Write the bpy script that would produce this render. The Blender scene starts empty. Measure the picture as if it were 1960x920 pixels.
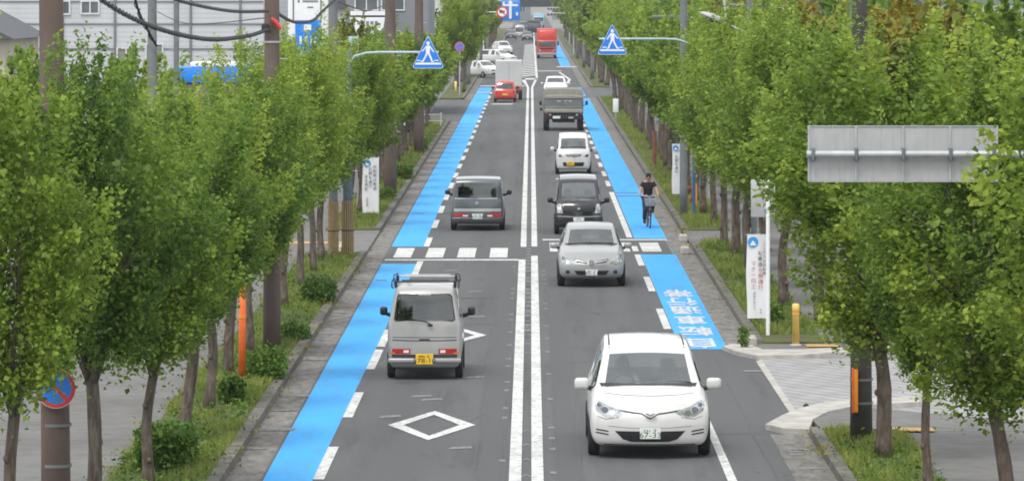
import bpy, bmesh, math, random
import numpy as np
from mathutils import Vector, Matrix
from mathutils.bvhtree import BVHTree

R = random.Random(7)
SC = bpy.context.scene
COL = SC.collection
rad = math.radians

# ------------------------------------------------------------------ camera numbers (metres)
H = 7.4            # eye height on the footbridge
F = 8600.0         # focal length measured on the 1960 px wide photograph
CX, CY = 1016.0, -13.0

def G(px, py, z=0.0):
    """ground point seen at a place of the photograph"""
    Y = F * (H - z) / (py - CY)
    return ((px - CX) * Y / F, Y)

def P(px, py, Y):
    return ((px - CX) * Y / F, H - (py - CY) * Y / F)

# ------------------------------------------------------------------ mesh collecting helper
class MB:
    def __init__(s):
        s.v = []; s.f = []
    def add(s, verts, faces):
        o = len(s.v)
        s.v.extend([tuple(p) for p in verts])
        s.f.extend([tuple(i + o for i in f) for f in faces])
        return s
    def quad(s, a, b, c, d):
        return s.add([a, b, c, d], [(0, 1, 2, 3)])
    def rect(s, x0, x1, y0, y1, z):
        return s.quad((x0, y0, z), (x1, y0, z), (x1, y1, z), (x0, y1, z))
    def poly(s, pts, z):
        return s.add([(p[0], p[1], z) for p in pts], [tuple(range(len(pts)))])
    def box(s, x0, x1, y0, y1, z0, z1):
        v = [(x0,y0,z0),(x1,y0,z0),(x1,y1,z0),(x0,y1,z0),(x0,y0,z1),(x1,y0,z1),(x1,y1,z1),(x0,y1,z1)]
        f = [(0,3,2,1),(4,5,6,7),(0,1,5,4),(1,2,6,5),(2,3,7,6),(3,0,4,7)]
        return s.add(v, f)
    def rbox(s, x0, x1, y0, y1, z0, z1, b=0.02, seg=2, rot=None, taper=0.0):
        bm = bmesh.new()
        bmesh.ops.create_cube(bm, size=1.0)
        c = Vector(((x0+x1)/2, (y0+y1)/2, (z0+z1)/2))
        for v in bm.verts:
            k = 1.0 - taper * (v.co.z + .5)
            v.co = Vector((v.co.x*(x1-x0)*k, v.co.y*(y1-y0)*k, v.co.z*(z1-z0)))
        b = min(b, .49*min(x1-x0, y1-y0, z1-z0))
        bmesh.ops.bevel(bm, geom=list(bm.edges), offset=b, segments=seg, profile=.5, affect='EDGES')
        M = Matrix.Translation(c) @ (rot.to_4x4() if rot is not None else Matrix.Identity(4))
        bm.verts.index_update()
        s.add([M @ v.co for v in bm.verts], [[v.index for v in f.verts] for f in bm.faces])
        bm.free(); return s
    def tube(s, pts, r, n=8, caps=True):
        pts = [Vector(p) for p in pts]
        if not isinstance(r, (list, tuple)): r = [r]*len(pts)
        vs = []; fs = []
        up = None
        for i, p in enumerate(pts):
            if i == 0: d = pts[1]-p
            elif i == len(pts)-1: d = p-pts[i-1]
            else: d = pts[i+1]-pts[i-1]
            d.normalize()
            if up is None:
                up = Vector((0,0,1)) if abs(d.z) < .9 else Vector((0,1,0))
            a = d.cross(up)
            if a.length < 1e-5: a = d.orthogonal()
            a.normalize(); b = a.cross(d); up = b
            for k in range(n):
                t = 2*math.pi*k/n
                vs.append(p + a*(math.cos(t)*r[i]) + b*(math.sin(t)*r[i]))
        for i in range(len(pts)-1):
            for k in range(n):
                fs.append((i*n+k, i*n+(k+1)%n, (i+1)*n+(k+1)%n, (i+1)*n+k))
        if caps:
            fs.append(tuple(range(n-1, -1, -1)))
            fs.append(tuple((len(pts)-1)*n+k for k in range(n)))
        return s.add(vs, fs)
    def cyl(s, p0, p1, r0, r1=None, n=14):
        return s.tube([p0, p1], [r0, r0 if r1 is None else r1], n)
    def ball(s, c, rx, ry=None, rz=None, n=12, m=8):
        ry = ry or rx; rz = rz or rx
        vs = [(c[0], c[1], c[2]-rz)]; fs = []
        for i in range(1, m):
            a = -math.pi/2 + math.pi*i/m
            for k in range(n):
                t = 2*math.pi*k/n
                vs.append((c[0]+rx*math.cos(a)*math.cos(t), c[1]+ry*math.cos(a)*math.sin(t), c[2]+rz*math.sin(a)))
        vs.append((c[0], c[1], c[2]+rz))
        for k in range(n): fs.append((0, 1+(k+1)%n, 1+k))
        for i in range(m-2):
            for k in range(n):
                fs.append((1+i*n+k, 1+i*n+(k+1)%n, 1+(i+1)*n+(k+1)%n, 1+(i+1)*n+k))
        o = 1+(m-2)*n; t = len(vs)-1
        for k in range(n): fs.append((o+k, o+(k+1)%n, t))
        return s.add(vs, fs)
    def lathe(s, prof, c, axis='x', n=24):
        """closed profile of (radius, along) turned about an axis through c"""
        vs = []; fs = []; m = len(prof)
        for k in range(n):
            t = 2*math.pi*k/n
            for (r, a) in prof:
                u, w = r*math.cos(t), r*math.sin(t)
                if axis == 'x': vs.append((c[0]+a, c[1]+u, c[2]+w))
                elif axis == 'y': vs.append((c[0]+u, c[1]+a, c[2]+w))
                else: vs.append((c[0]+u, c[1]+w, c[2]+a))
        for k in range(n):
            k2 = (k+1) % n
            for i in range(m-1):
                fs.append((k*m+i, k2*m+i, k2*m+i+1, k*m+i+1))
        return s.add(vs, fs)
    def prism_xz(s, pts, y0, y1):
        """polygon in x,z extruded along y"""
        n = len(pts)
        v = [(p[0], y0, p[1]) for p in pts] + [(p[0], y1, p[1]) for p in pts]
        f = [tuple(range(n)), tuple(range(2*n-1, n-1, -1))]
        f += [(i, n+i, n+(i+1)%n, (i+1)%n) for i in range(n)]
        return s.add(v, f)
    def prism_xy(s, pts, z0, z1):
        n = len(pts)
        v = [(p[0], p[1], z0) for p in pts] + [(p[0], p[1], z1) for p in pts]
        f = [tuple(range(n-1, -1, -1)), tuple(range(n, 2*n))]
        f += [(i, (i+1)%n, n+(i+1)%n, n+i) for i in range(n)]
        return s.add(v, f)
    def mesh(s, name, smooth=False, fixn=True):
        me = bpy.data.meshes.new(name)
        me.from_pydata(s.v, [], s.f)
        if fixn and len(s.f) < 60000:
            bm = bmesh.new(); bm.from_mesh(me)
            bmesh.ops.recalc_face_normals(bm, faces=bm.faces)
            bm.to_mesh(me); bm.free()
        if smooth:
            me.polygons.foreach_set('use_smooth', [True]*len(me.polygons))
            if smooth == 'auto':
                me.polygons.foreach_set('use_smooth', [True]*len(me.polygons))
                try: me.set_sharp_from_angle(angle=rad(38))
                except Exception: pass
        me.update()
        return me
    def build(s, name, m, parent=None, smooth='auto', fixn=True):
        return link(name, s.mesh(name, smooth, fixn), m, parent)

def link(name, me, m, parent=None):
    o = bpy.data.objects.new(name, me); COL.objects.link(o)
    if m is not None:
        me.materials.clear(); me.materials.append(m)
    if parent is not None: o.parent = parent
    return o

def tag(o, label=None, cat=None, group=None, kind=None):
    if label: o['label'] = label
    if cat: o['category'] = cat
    if group: o['group'] = group
    if kind: o['kind'] = kind
    return o

def thing(name, label, cat, loc=(0,0,0), rz=0.0, group=None):
    o = bpy.data.objects.new(name, None); COL.objects.link(o)
    o.empty_display_size = .3
    o.location = loc; o.rotation_euler = (0, 0, rz)
    return tag(o, label, cat, group)

def struct(name, mb, m, smooth=False):
    o = mb.build(name, m, None, smooth) if isinstance(mb, MB) else link(name, mb, m)
    o['kind'] = 'structure'
    return o

def dup(root, loc, rz=0.0, label=None, group=None, scale=None):
    c = root.copy(); COL.objects.link(c)
    c.location = loc; c.rotation_euler = (0, 0, rz)
    if scale: c.scale = scale
    if label: c['label'] = label
    if group: c['group'] = group
    for ch in root.children:
        k = ch.copy(); COL.objects.link(k); k.parent = c
        for g in ch.children:
            q = g.copy(); COL.objects.link(q); q.parent = k
    return c

_txt = {}
def text_into(mb, body, M, size=1.0, extrude=0.0):
    """lettering as real outlines, centred, appended to a collector"""
    cu = bpy.data.curves.new('lettering', 'FONT')
    cu.body = body; cu.size = size; cu.align_x = 'CENTER'; cu.align_y = 'CENTER'
    cu.extrude = extrude; cu.resolution_u = 3
    o = bpy.data.objects.new('lettering', cu); COL.objects.link(o)
    dg = bpy.context.evaluated_depsgraph_get()
    me = bpy.data.meshes.new_from_object(o.evaluated_get(dg))
    mb.add([M @ v.co for v in me.vertices], [tuple(p.vertices) for p in me.polygons])
    bpy.data.meshes.remove(me); bpy.data.objects.remove(o); bpy.data.curves.remove(cu)
    return mb
def face_cam(x, y, z, sx=1.0, sz=1.0):
    return Matrix.Translation((x, y, z)) @ Matrix.Rotation(rad(90), 4, 'X') @ Matrix.Diagonal((sx, sz, 1, 1))

# ------------------------------------------------------------------ materials
def lin(c):
    c = c/255.0
    return c/12.92 if c <= .04045 else ((c+.055)/1.055)**2.4
def srgb(r, g, b): return (lin(r), lin(g), lin(b), 1)

class NT:
    def __init__(s, name):
        s.m = bpy.data.materials.new(name); s.m.use_nodes = True
        s.t = s.m.node_tree; s.n = s.t.nodes; s.l = s.t.links
        s.b = s.n['Principled BSDF']; s.out = s.n['Material Output']
    def node(s, typ, **kw):
        x = s.n.new(typ)
        for k, v in kw.items():
            if k in x.inputs: x.inputs[k].default_value = v
            else: setattr(x, k, v)
        return x
    def coord(s, scale=(1,1,1)):
        tc = s.node('ShaderNodeTexCoord'); mp = s.node('ShaderNodeMapping')
        mp.inputs['Scale'].default_value = scale
        s.l.new(tc.outputs['Object'], mp.inputs['Vector']); return mp.outputs['Vector']
    def noise(s, scale, detail=4, vec=None, rough=.55):
        x = s.node('ShaderNodeTexNoise'); x.inputs['Scale'].default_value = scale
        x.inputs['Detail'].default_value = detail; x.inputs['Roughness'].default_value = rough
        s.l.new(vec if vec is not None else s.coord(), x.inputs['Vector'])
        return x.outputs['Fac']
    def ramp(s, fac, stops):
        x = s.node('ShaderNodeValToRGB'); cr = x.color_ramp
        while len(cr.elements) > 1: cr.elements.remove(cr.elements[-1])
        cr.elements[0].position = stops[0][0]; cr.elements[0].color = stops[0][1]
        for p, c in stops[1:]:
            e = cr.elements.new(p); e.color = c
        s.l.new(fac, x.inputs['Fac']); return x.outputs['Color']
    def mix(s, fac, a, b, typ='MIX'):
        x = s.node('ShaderNodeMix'); x.data_type = 'RGBA'; x.blend_type = typ
        for sock, val in ((x.inputs[0], fac), (x.inputs[6], a), (x.inputs[7], b)):
            if hasattr(val, 'is_linked'): s.l.new(val, sock)
            else: sock.default_value = val
        return x.outputs[2]
    def math(s, op, a, b=0.0, clamp=False):
        x = s.node('ShaderNodeMath'); x.operation = op; x.use_clamp = clamp
        for sock, val in ((x.inputs[0], a), (x.inputs[1], b)):
            if hasattr(val, 'is_linked'): s.l.new(val, sock)
            else: sock.default_value = val
        return x.outputs[0]
    def bump(s, h, strength=.3, dist=.01):
        x = s.node('ShaderNodeBump'); x.inputs['Strength'].default_value = strength
        x.inputs['Distance'].default_value = dist
        s.l.new(h, x.inputs['Height']); s.l.new(x.outputs['Normal'], s.b.inputs['Normal'])
    def color(s, c):
        if hasattr(c, 'is_linked'): s.l.new(c, s.b.inputs['Base Color'])
        else: s.b.inputs['Base Color'].default_value = c
    def set(s, rough=.6, metal=0.0, spec=.5, coat=0.0):
        s.b.inputs['Roughness'].default_value = rough
        s.b.inputs['Metallic'].default_value = metal
        s.b.inputs['Specular IOR Level'].default_value = spec
        s.b.inputs['Coat Weight'].default_value = coat
        s.b.inputs['Coat Roughness'].default_value = .05
        return s

def c4(c): return tuple(c)+(1,) if len(c) == 3 else tuple(c)
def scale_c(c, k): return (c[0]*k, c[1]*k, c[2]*k, 1)

def plain(name, col, rough=.6, metal=0.0, spec=.5, coat=0.0, var=.12, vs=6.0, bump=0.0, bs=60):
    t = NT(name).set(rough, metal, spec, coat)
    col = c4(col)
    n = t.noise(vs, 5)
    t.color(t.ramp(n, [(.3, scale_c(col, 1-var)), (.7, scale_c(col, 1+var))]))
    if bump: t.bump(t.noise(bs, 3), bump, .01)
    return t.m

def paint(name, col, metal=0.0, rough=.3, dirt=.06):
    t = NT(name).set(rough, metal, .5, .6)
    col = c4(col)
    n = t.noise(1.7, 6)
    t.color(t.ramp(n, [(.3, scale_c(col, 1-dirt)), (.65, scale_c(col, 1+dirt*.5))]))
    t.bump(t.noise(2.2, 2), .03, .02)
    # cabin side of the panels is dark trim
    geo = t.node('ShaderNodeNewGeometry')
    trim = t.node('ShaderNodeBsdfDiffuse'); trim.inputs['Color'].default_value = (.02, .02, .022, 1)
    mx = t.node('ShaderNodeMixShader')
    t.l.new(geo.outputs['Backfacing'], mx.inputs[0]); t.l.new(t.b.outputs[0], mx.inputs[1]); t.l.new(trim.outputs[0], mx.inputs[2])
    t.l.new(mx.outputs[0], t.out.inputs['Surface'])
    return t.m

def glass(name, tint=(.5, .56, .55), ior=1.6, rough=.02):
    t = NT(name); t.n.remove(t.b)
    tr = t.node('ShaderNodeBsdfTransparent'); tr.inputs['Color'].default_value = c4(tint)
    gl = t.node('ShaderNodeBsdfGlossy'); gl.inputs['Roughness'].default_value = rough
    gl.inputs['Color'].default_value = (.9, .95, .95, 1)
    fr = t.node('ShaderNodeFresnel'); fr.inputs['IOR'].default_value = ior
    mx = t.node('ShaderNodeMixShader')
    t.l.new(fr.outputs[0], mx.inputs[0]); t.l.new(tr.outputs[0], mx.inputs[1]); t.l.new(gl.outputs[0], mx.inputs[2])
    t.l.new(mx.outputs[0], t.out.inputs['Surface'])
    return t.m

def foliage(name, dark, mid, light, transl=.35):
    t = NT(name).set(.5, 0, .35)
    at = t.node('ShaderNodeAttribute'); at.attribute_name = 'tint'
    oi = t.node('ShaderNodeObjectInfo')
    v = t.math('ADD', at.outputs['Fac'], t.math('MULTIPLY', t.math('SUBTRACT', oi.outputs['Random'], .5), .34), True)
    c = t.ramp(v, [(.05, c4(dark)), (.5, c4(mid)), (.95, c4(light))])
    t.color(c)
    tl = t.node('ShaderNodeBsdfTranslucent'); t.l.new(c, tl.inputs['Color'])
    mx = t.node('ShaderNodeMixShader'); mx.inputs[0].default_value = transl
    t.l.new(t.b.outputs[0], mx.inputs[1]); t.l.new(tl.outputs[0], mx.inputs[2])
    t.l.new(mx.outputs[0], t.out.inputs['Surface'])
    return t.m

M = {}
def mats():
    # asphalt with worn wheel tracks, patches and fine cracks
    t = NT('asphalt').set(.88, 0, .3)
    n1 = t.noise(.16, 6, t.coord((1, .25, 1))); n2 = t.noise(45, 3)
    base = t.ramp(n1, [(.25, (.099,.101,.104,1)), (.75, (.136,.138,.141,1))])
    base = t.mix(.7, base, t.ramp(n2, [(.3, (.7,.7,.7,1)), (.7, (1.12,1.12,1.12,1))]), 'MULTIPLY')
    wear = t.noise(1.0, 3, t.coord((1.1, .012, 1)))
    base = t.mix(.8, base, t.ramp(wear, [(.3, (.80,.80,.81,1)), (.55, (1,1,1,1)), (.75, (1.14,1.14,1.13,1))]), 'MULTIPLY')
    vo = t.node('ShaderNodeTexVoronoi'); vo.feature = 'DISTANCE_TO_EDGE'; vo.inputs['Scale'].default_value = .55
    w = t.noise(1.6, 4); wv = t.node('ShaderNodeVectorMath'); wv.operation = 'ADD'
    t.l.new(t.coord((1, .35, 1)), wv.inputs[0]); t.l.new(w, wv.inputs[1]); t.l.new(wv.outputs[0], vo.inputs['Vector'])
    cr = t.ramp(vo.outputs['Distance'], [(0, (.62,.62,.62,1)), (.014, (1,1,1,1))])
    oil = t.ramp(t.noise(1.0, 6, t.coord((1.6,.10,1)), .65), [(.32, (.66,.66,.67,1)), (.47, (.97,.97,.97,1)), (.70, (1,1,1,1)), (.80, (1.14,1.14,1.13,1))])
    base = t.mix(.8, base, oil, 'MULTIPLY')
    spot = t.ramp(t.noise(1.1, 7, t.coord((1,.3,1)), .7), [(.32, (.60,.60,.60,1)), (.40, (1,1,1,1))])
    base = t.mix(.7, base, spot, 'MULTIPLY')
    msk = t.ramp(t.noise(.12, 2), [(.5, (0,0,0,1)), (.62, (1,1,1,1))])
    base = t.mix(msk, base, t.mix(1.0, base, cr, 'MULTIPLY'))
    t.color(base); t.bump(n2, .25, .006)
    M['asphalt'] = t.m
    t = NT('asphalt patch').set(.9, 0, .25)
    t.color(t.ramp(t.noise(30, 4), [(.3, (.085,.087,.09,1)), (.7, (.118,.12,.123,1))])); t.bump(t.noise(60, 2), .3, .006)
    M['patch'] = t.m
    t = NT('tar seal').set(.7, 0, .4)
    t.color(t.ramp(t.noise(5, 4), [(.35, (.055,.056,.06,1)), (.7, (.10,.10,.104,1))]))
    M['tar'] = t.m
    t = NT('worn paint').set(.8, 0, .3)
    wv = t.noise(9, 6); big = t.noise(.7, 3)
    t.color(t.mix(t.ramp(wv, [(.38, (.75,.75,.75,1)), (.50, (0,0,0,1))]),
                  t.ramp(big, [(.3, (.50,.51,.50,1)), (.7, (.72,.72,.70,1))]), (.25,.25,.25,1)))
    M['white_line'] = t.m
    t = NT('ghost paint').set(.85, 0, .3)
    t.color(t.ramp(t.noise(14, 5), [(.4, (.13,.13,.132,1)), (.6, (.27,.27,.268,1))]))
    M['ghost'] = t.m
    t = NT('faded lettering paint').set(.85, 0, .3)
    t.color(t.mix(t.ramp(t.noise(7, 7), [(.36, (.8,.8,.8,1)), (.46, (.06,.06,.06,1))]), (.60,.61,.61,1), (.12,.30,.48,1)))
    M['lettering'] = t.m
    M['post_blue'] = plain('dull blue post', (.035,.10,.22), .6)
    t = NT('blue lane').set(.75, 0, .35)
    n1 = t.noise(.5, 5, t.coord((1.6,.3,1))); n2 = t.noise(30, 4)
    c = t.ramp(n1, [(.25, (.040,.33,.74,1)), (.6, (.050,.39,.83,1)), (.8, (.065,.42,.85,1))])
    c = t.mix(.6, c, t.ramp(n2, [(.3, (.82,.85,.88,1)), (.6, (1,1,1,1))]), 'MULTIPLY')
    st = t.ramp(t.noise(1.0, 7, t.coord((2.4,.35,1)), .68), [(.50, (0,0,0,1)), (.72, (.48,.48,.48,1))])
    c = t.mix(st, c, (.10,.16,.22,1))
    t.color(c); t.bump(n2, .2, .005)
    M['blue_lane'] = t.m
    t = NT('gutter').set(.9, 0, .3)
    br = t.node('ShaderNodeTexBrick'); br.offset = 0
    br.inputs['Color1'].default_value = (.215,.21,.20,1); br.inputs['Color2'].default_value = (.195,.19,.18,1)
    br.inputs['Mortar'].default_value = (.20,.19,.17,1); br.inputs['Scale'].default_value = 1
    br.inputs['Mortar Size'].default_value = .03; br.inputs['Brick Width'].default_value = 9.0; br.inputs['Row Height'].default_value = 5.0
    t.l.new(t.coord((1,1,1)), br.inputs['Vector'])
    c = br.outputs['Color']
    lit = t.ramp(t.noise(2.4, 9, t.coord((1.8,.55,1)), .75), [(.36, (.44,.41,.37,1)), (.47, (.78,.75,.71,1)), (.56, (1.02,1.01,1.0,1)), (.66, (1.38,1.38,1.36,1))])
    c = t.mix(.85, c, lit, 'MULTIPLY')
    t.color(c); t.bump(t.noise(25, 4), .3, .01)
    M['gutter'] = t.m
    t = NT('kerb stone').set(.9, 0, .3)
    br = t.node('ShaderNodeTexBrick'); br.offset = 0
    br.inputs['Color1'].default_value = (.185,.18,.165,1); br.inputs['Color2'].default_value = (.15,.145,.135,1)
    br.inputs['Mortar'].default_value = (.06,.06,.05,1); br.inputs['Scale'].default_value = 1
    br.inputs['Mortar Size'].default_value = .012; br.inputs['Brick Width'].default_value = 5.0; br.inputs['Row Height'].default_value = .6
    t.l.new(t.coord(), br.inputs['Vector'])
    c = t.mix(.9, br.outputs['Color'], t.ramp(t.noise(3.5, 7), [(.35, (.5,.48,.42,1)), (.65, (1.1,1.1,1.05,1))]), 'MULTIPLY')
    t.color(c); t.bump(t.noise(30, 4), .3, .01)
    M['kerb'] = t.m
    t = NT('footway').set(.92, 0, .25)
    c = t.ramp(t.noise(.35, 6), [(.3, (.155,.152,.146,1)), (.7, (.205,.202,.195,1))])
    c = t.mix(.8, c, t.ramp(t.noise(2.4, 7), [(.33, (.8,.79,.77,1)), (.6, (1.05,1.05,1.05,1))]), 'MULTIPLY')
    c = t.mix(.6, c, t.ramp(t.noise(60, 3), [(.3, (.7,.7,.7,1)), (.7, (1.15,1.15,1.15,1))]), 'MULTIPLY')
    t.color(c); t.bump(t.noise(60, 2), .3, .005)
    M['footway'] = t.m
    t = NT('soil').set(.95, 0, .2)
    c = t.ramp(t.noise(1.4, 8), [(.35, (.10,.085,.055,1)), (.5, (.10,.115,.045,1)), (.65, (.09,.13,.035,1))])
    t.color(c); t.bump(t.noise(14, 5), .5, .03)
    M['soil'] = t.m
    t = NT('block paving').set(.85, 0, .3)
    br = t.node('ShaderNodeTexBrick')
    br.inputs['Color1'].default_value = (.30,.30,.295,1); br.inputs['Color2'].default_value = (.345,.345,.34,1)
    br.inputs['Mortar'].default_value = (.20,.20,.20,1); br.inputs['Scale'].default_value = 1
    br.inputs['Mortar Size'].default_value = .028; br.inputs['Brick Width'].default_value = .75; br.inputs['Row Height'].default_value = .36
    mp = t.coord(); rt = t.n[-1]; rt.inputs['Rotation'].default_value = (0, 0, rad(62))
    t.l.new(mp, br.inputs['Vector'])
    c = t.mix(.7, br.outputs['Color'], t.ramp(t.noise(1.2, 6), [(.35, (.82,.82,.82,1)), (.65, (1.1,1.1,1.1,1))]), 'MULTIPLY')
    t.color(c); t.bump(br.outputs['Fac'], -.3, .01)
    M['paving'] = t.m
    M['concrete'] = plain('concrete', (.40,.385,.35), .9, var=.25, vs=2.5, bump=.3, bs=40)
    M['concrete_dk'] = plain('pole concrete', (.24,.235,.225), .85, var=.2, vs=3, bump=.2)
    M['tactile'] = plain('tactile paving', (.50,.31,.10), .8, var=.25, vs=3, bump=.4, bs=25)
    M['ground'] = plain('ground', (.20,.195,.18), .95, var=.3, vs=.25)
    # things
    M['white_paint'] = paint('white car paint', (.63,.63,.615), 0, .25)
    M['silver'] = paint('silver car paint', (.40,.41,.41), .35, .33)
    M['pale_silver'] = paint('pale silver paint', (.33,.335,.335), .25, .36)
    M['beige_silver'] = paint('warm silver paint', (.37,.37,.355), .25, .38, .1)
    M['grey_blue'] = paint('blue grey paint', (.095,.113,.122), .3, .3)
    M['black_paint'] = paint('black car paint', (.012,.013,.018), 0, .22)
    M['red_paint'] = paint('red car paint', (.55,.045,.04), 0, .3)
    M['red_truck'] = paint('red truck paint', (.62,.05,.035), 0, .35)
    M['olive'] = paint('olive drab paint', (.105,.112,.095), 0, .6)
    M['canvas'] = plain('canvas tilt', (.30,.29,.25), .9, var=.15, vs=3, bump=.4, bs=8)
    M['dark_paint'] = paint('dark van paint', (.03,.035,.04), 0, .3)
    M['truck_blue'] = paint('pale blue paint', (.35,.52,.62), 0, .35)
    M['glass'] = glass('car glass', (.66,.72,.70), 2.3)
    M['dark_glass'] = glass('tinted glass', (.40,.44,.46), 2.0)
    M['lens'] = plain('lamp lens', (.36,.38,.40), .10, .4, .8, .6, var=.5, vs=16)
    M['lens_dark'] = plain('lamp inner', (.12,.13,.15), .15, .7, .7, .5, var=.3, vs=20)
    M['chrome'] = plain('chrome', (.65,.66,.67), .18, .9)
    M['black'] = plain('black plastic', (.014,.014,.016), .5)
    M['trim'] = plain('dark trim', (.03,.03,.033), .6)
    M['tyre'] = plain('tyre rubber', (.018,.018,.019), .85, bump=.2)
    M['rim'] = plain('wheel rim', (.42,.43,.44), .35, .7)
    M['red_lamp'] = plain('red lamp lens', (.42,.016,.012), .2, 0, .6, .5, var=.3, vs=15)
    M['amber'] = plain('amber lamp lens', (.75,.16,.01), .2, 0, .6, .5)
    M['white_lens'] = plain('clear lamp lens', (.75,.75,.75), .2, 0, .6, .4)
    M['plate_white'] = plain('white number plate', (.72,.73,.71), .5, var=.04)
    M['plate_yellow'] = plain('yellow number plate', (.78,.50,.02), .5, var=.05)
    M['plate_text'] = plain('plate lettering', (.03,.16,.08), .6)
    M['plate_black'] = plain('plate dark lettering', (.02,.02,.02), .6)
    M['seat'] = plain('seat cloth', (.12,.12,.125), .9)
    M['seat_lt'] = plain('pale seat cloth', (.26,.255,.24), .9)
    M['skin'] = plain('skin', (.46,.27,.19), .55, var=.06, vs=14)
    M['hair'] = plain('black hair', (.016,.013,.012), .6, bump=.4)
    M['tshirt'] = plain('black shirt', (.018,.018,.02), .9, bump=.3, bs=20)
    M['jeans'] = plain('dark jeans', (.03,.034,.055), .9, bump=.3, bs=20)
    M['shirt_lt'] = plain('pale shirt', (.55,.55,.53), .9)
    M['shoe'] = plain('dark shoe', (.03,.03,.03), .6)
    M['steel'] = plain('galvanised steel', (.44,.46,.47), .5, .3, var=.12, vs=5)
    M['steel_blue'] = plain('pale blue grey paint', (.40,.50,.55), .5, .1)
    t = NT('sign back sheet').set(.55, .2, .5)
    c = t.ramp(t.noise(3, 6), [(.3, (.40,.405,.41,1)), (.7, (.47,.475,.48,1))])
    c = t.mix(.6, c, t.ramp(t.noise(6, 6, t.coord((4,4,.35))), [(.33, (.84,.83,.81,1)), (.55, (1,1,1,1))]), 'MULTIPLY'); t.color(c); M['sign_back'] = t.m
    M['sign_blue'] = plain('sign blue', (.012,.20,.72), .45, var=.05)
    M['sign_white'] = plain('sign white', (.78,.79,.80), .5, var=.04)
    M['sign_red'] = plain('sign red', (.60,.04,.03), .5)
    M['banner'] = plain('banner cloth', (.74,.74,.74), .85, var=.05, vs=3, bump=.2, bs=6)
    M['txt_black'] = plain('banner black ink', (.06,.06,.07), .8)
    M['txt_red'] = plain('banner red ink', (.42,.08,.09), .8)
    M['emblem_blue'] = plain('emblem blue', (.03,.30,.66), .8)
    M['orange'] = plain('orange plastic', (.85,.16,.02), .5, var=.15, vs=8)
    M['orange_y'] = plain('amber plastic', (.85,.30,.02), .5, var=.1)
    M['yellow'] = plain('yellow plastic', (.74,.52,.14), .5, var=.12)
    M['tan'] = plain('tan pole guard', (.42,.30,.15), .7, var=.2, vs=8)
    t = NT('weathered pole').set(.85, 0, .3)
    c = t.ramp(t.noise(1.2, 6, t.coord((1,1,.5))), [(.35, (.10,.072,.062,1)), (.55, (.14,.105,.09,1)), (.72, (.17,.15,.14,1))])
    t.color(c); t.bump(t.noise(40, 3), .2, .006); M['pole_brown'] = t.m
    M['pole_grey'] = plain('grey pole', (.17,.18,.185), .8, var=.2, vs=2)
    M['pole_dark'] = plain('dark pole', (.055,.05,.045), .85, var=.3, vs=2.5, bump=.2)
    M['pole_bluegrey'] = plain('blue grey pole sleeve', (.11,.15,.18), .7, var=.2)
    t = NT('bark').set(.95, 0, .2)
    c = t.ramp(t.noise(6, 8, t.coord((2.2,2.2,.5)), .7), [(.32, (.055,.043,.034,1)), (.5, (.125,.10,.08,1)), (.7, (.22,.185,.15,1))])
    t.color(c); t.bump(t.noise(14, 6, t.coord((2.5,2.5,.6))), .8, .04); M['bark'] = t.m
    M['leaf'] = foliage('street tree leaves', (.085,.155,.021), (.215,.325,.041), (.42,.51,.078), .5)
    M['leaf_b'] = foliage('deeper green leaves', (.072,.145,.024), (.180,.295,.043), (.37,.47,.074), .5)
    M['leaf_rust'] = foliage('rusty green leaves', (.13,.13,.022), (.28,.25,.032), (.38,.29,.05), .4)
    M['leaf_olive'] = foliage('olive leaves', (.09,.12,.02), (.20,.24,.035), (.33,.32,.05), .4)
    M['leaf_far'] = foliage('far leaves', (.07,.12,.03), (.155,.225,.045), (.27,.33,.07), .4)
    M['hedge'] = foliage('hedge leaves', (.04,.10,.012), (.105,.205,.022), (.21,.31,.035), .3)
    M['grass'] = foliage('grass blades', (.09,.15,.022), (.20,.275,.045), (.36,.37,.11), .35)
    M['cable'] = plain('cable sheath', (.02,.02,.022), .6)
    # buildings
    t = NT('siding wall').set(.8, 0, .3)
    wv = t.node('ShaderNodeTexWave'); wv.wave_type = 'BANDS'; wv.bands_direction = 'Z'; wv.inputs['Scale'].default_value = 1.5
    t.l.new(t.coord(), wv.inputs['Vector'])
    c = t.ramp(wv.outputs['Fac'], [(.0, (.47,.49,.52,1)), (.12, (.53,.55,.57,1)), (1, (.56,.58,.60,1))])
    c = t.mix(.6, c, t.ramp(t.noise(.6, 6, t.coord((1,1,.35))), [(.3, (.82,.83,.84,1)), (.65, (1.04,1.04,1.04,1))]), 'MULTIPLY')
    t.color(c); M['siding'] = t.m
    M['plaster'] = plain('plaster', (.50,.50,.49), .85, var=.1, vs=.6)
    M['plaster_warm'] = plain('warm plaster', (.46,.42,.36), .85, var=.1, vs=.6)
    M['plaster_dk'] = plain('grey cladding', (.20,.21,.22), .8, var=.12, vs=.6)
    M['roof_dk'] = plain('dark roof', (.075,.08,.09), .7, var=.15)
    M['window'] = plain('window pane', (.09,.105,.11), .12, 0, .8, var=.3, vs=.8)
    M['shutter'] = plain('shutter', (.22,.225,.20), .6)
    M['frame_w'] = plain('white frame', (.60,.61,.62), .5)
    M['blue_fascia'] = plain('blue fascia', (.01,.22,.80), .5, var=.06)
    M['brick_red'] = plain('red brick', (.20,.085,.06), .9, var=.2, vs=3)
    M['overpass'] = plain('overpass steel', (.035,.045,.055), .8, var=.2, vs=.3)
mats()

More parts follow.
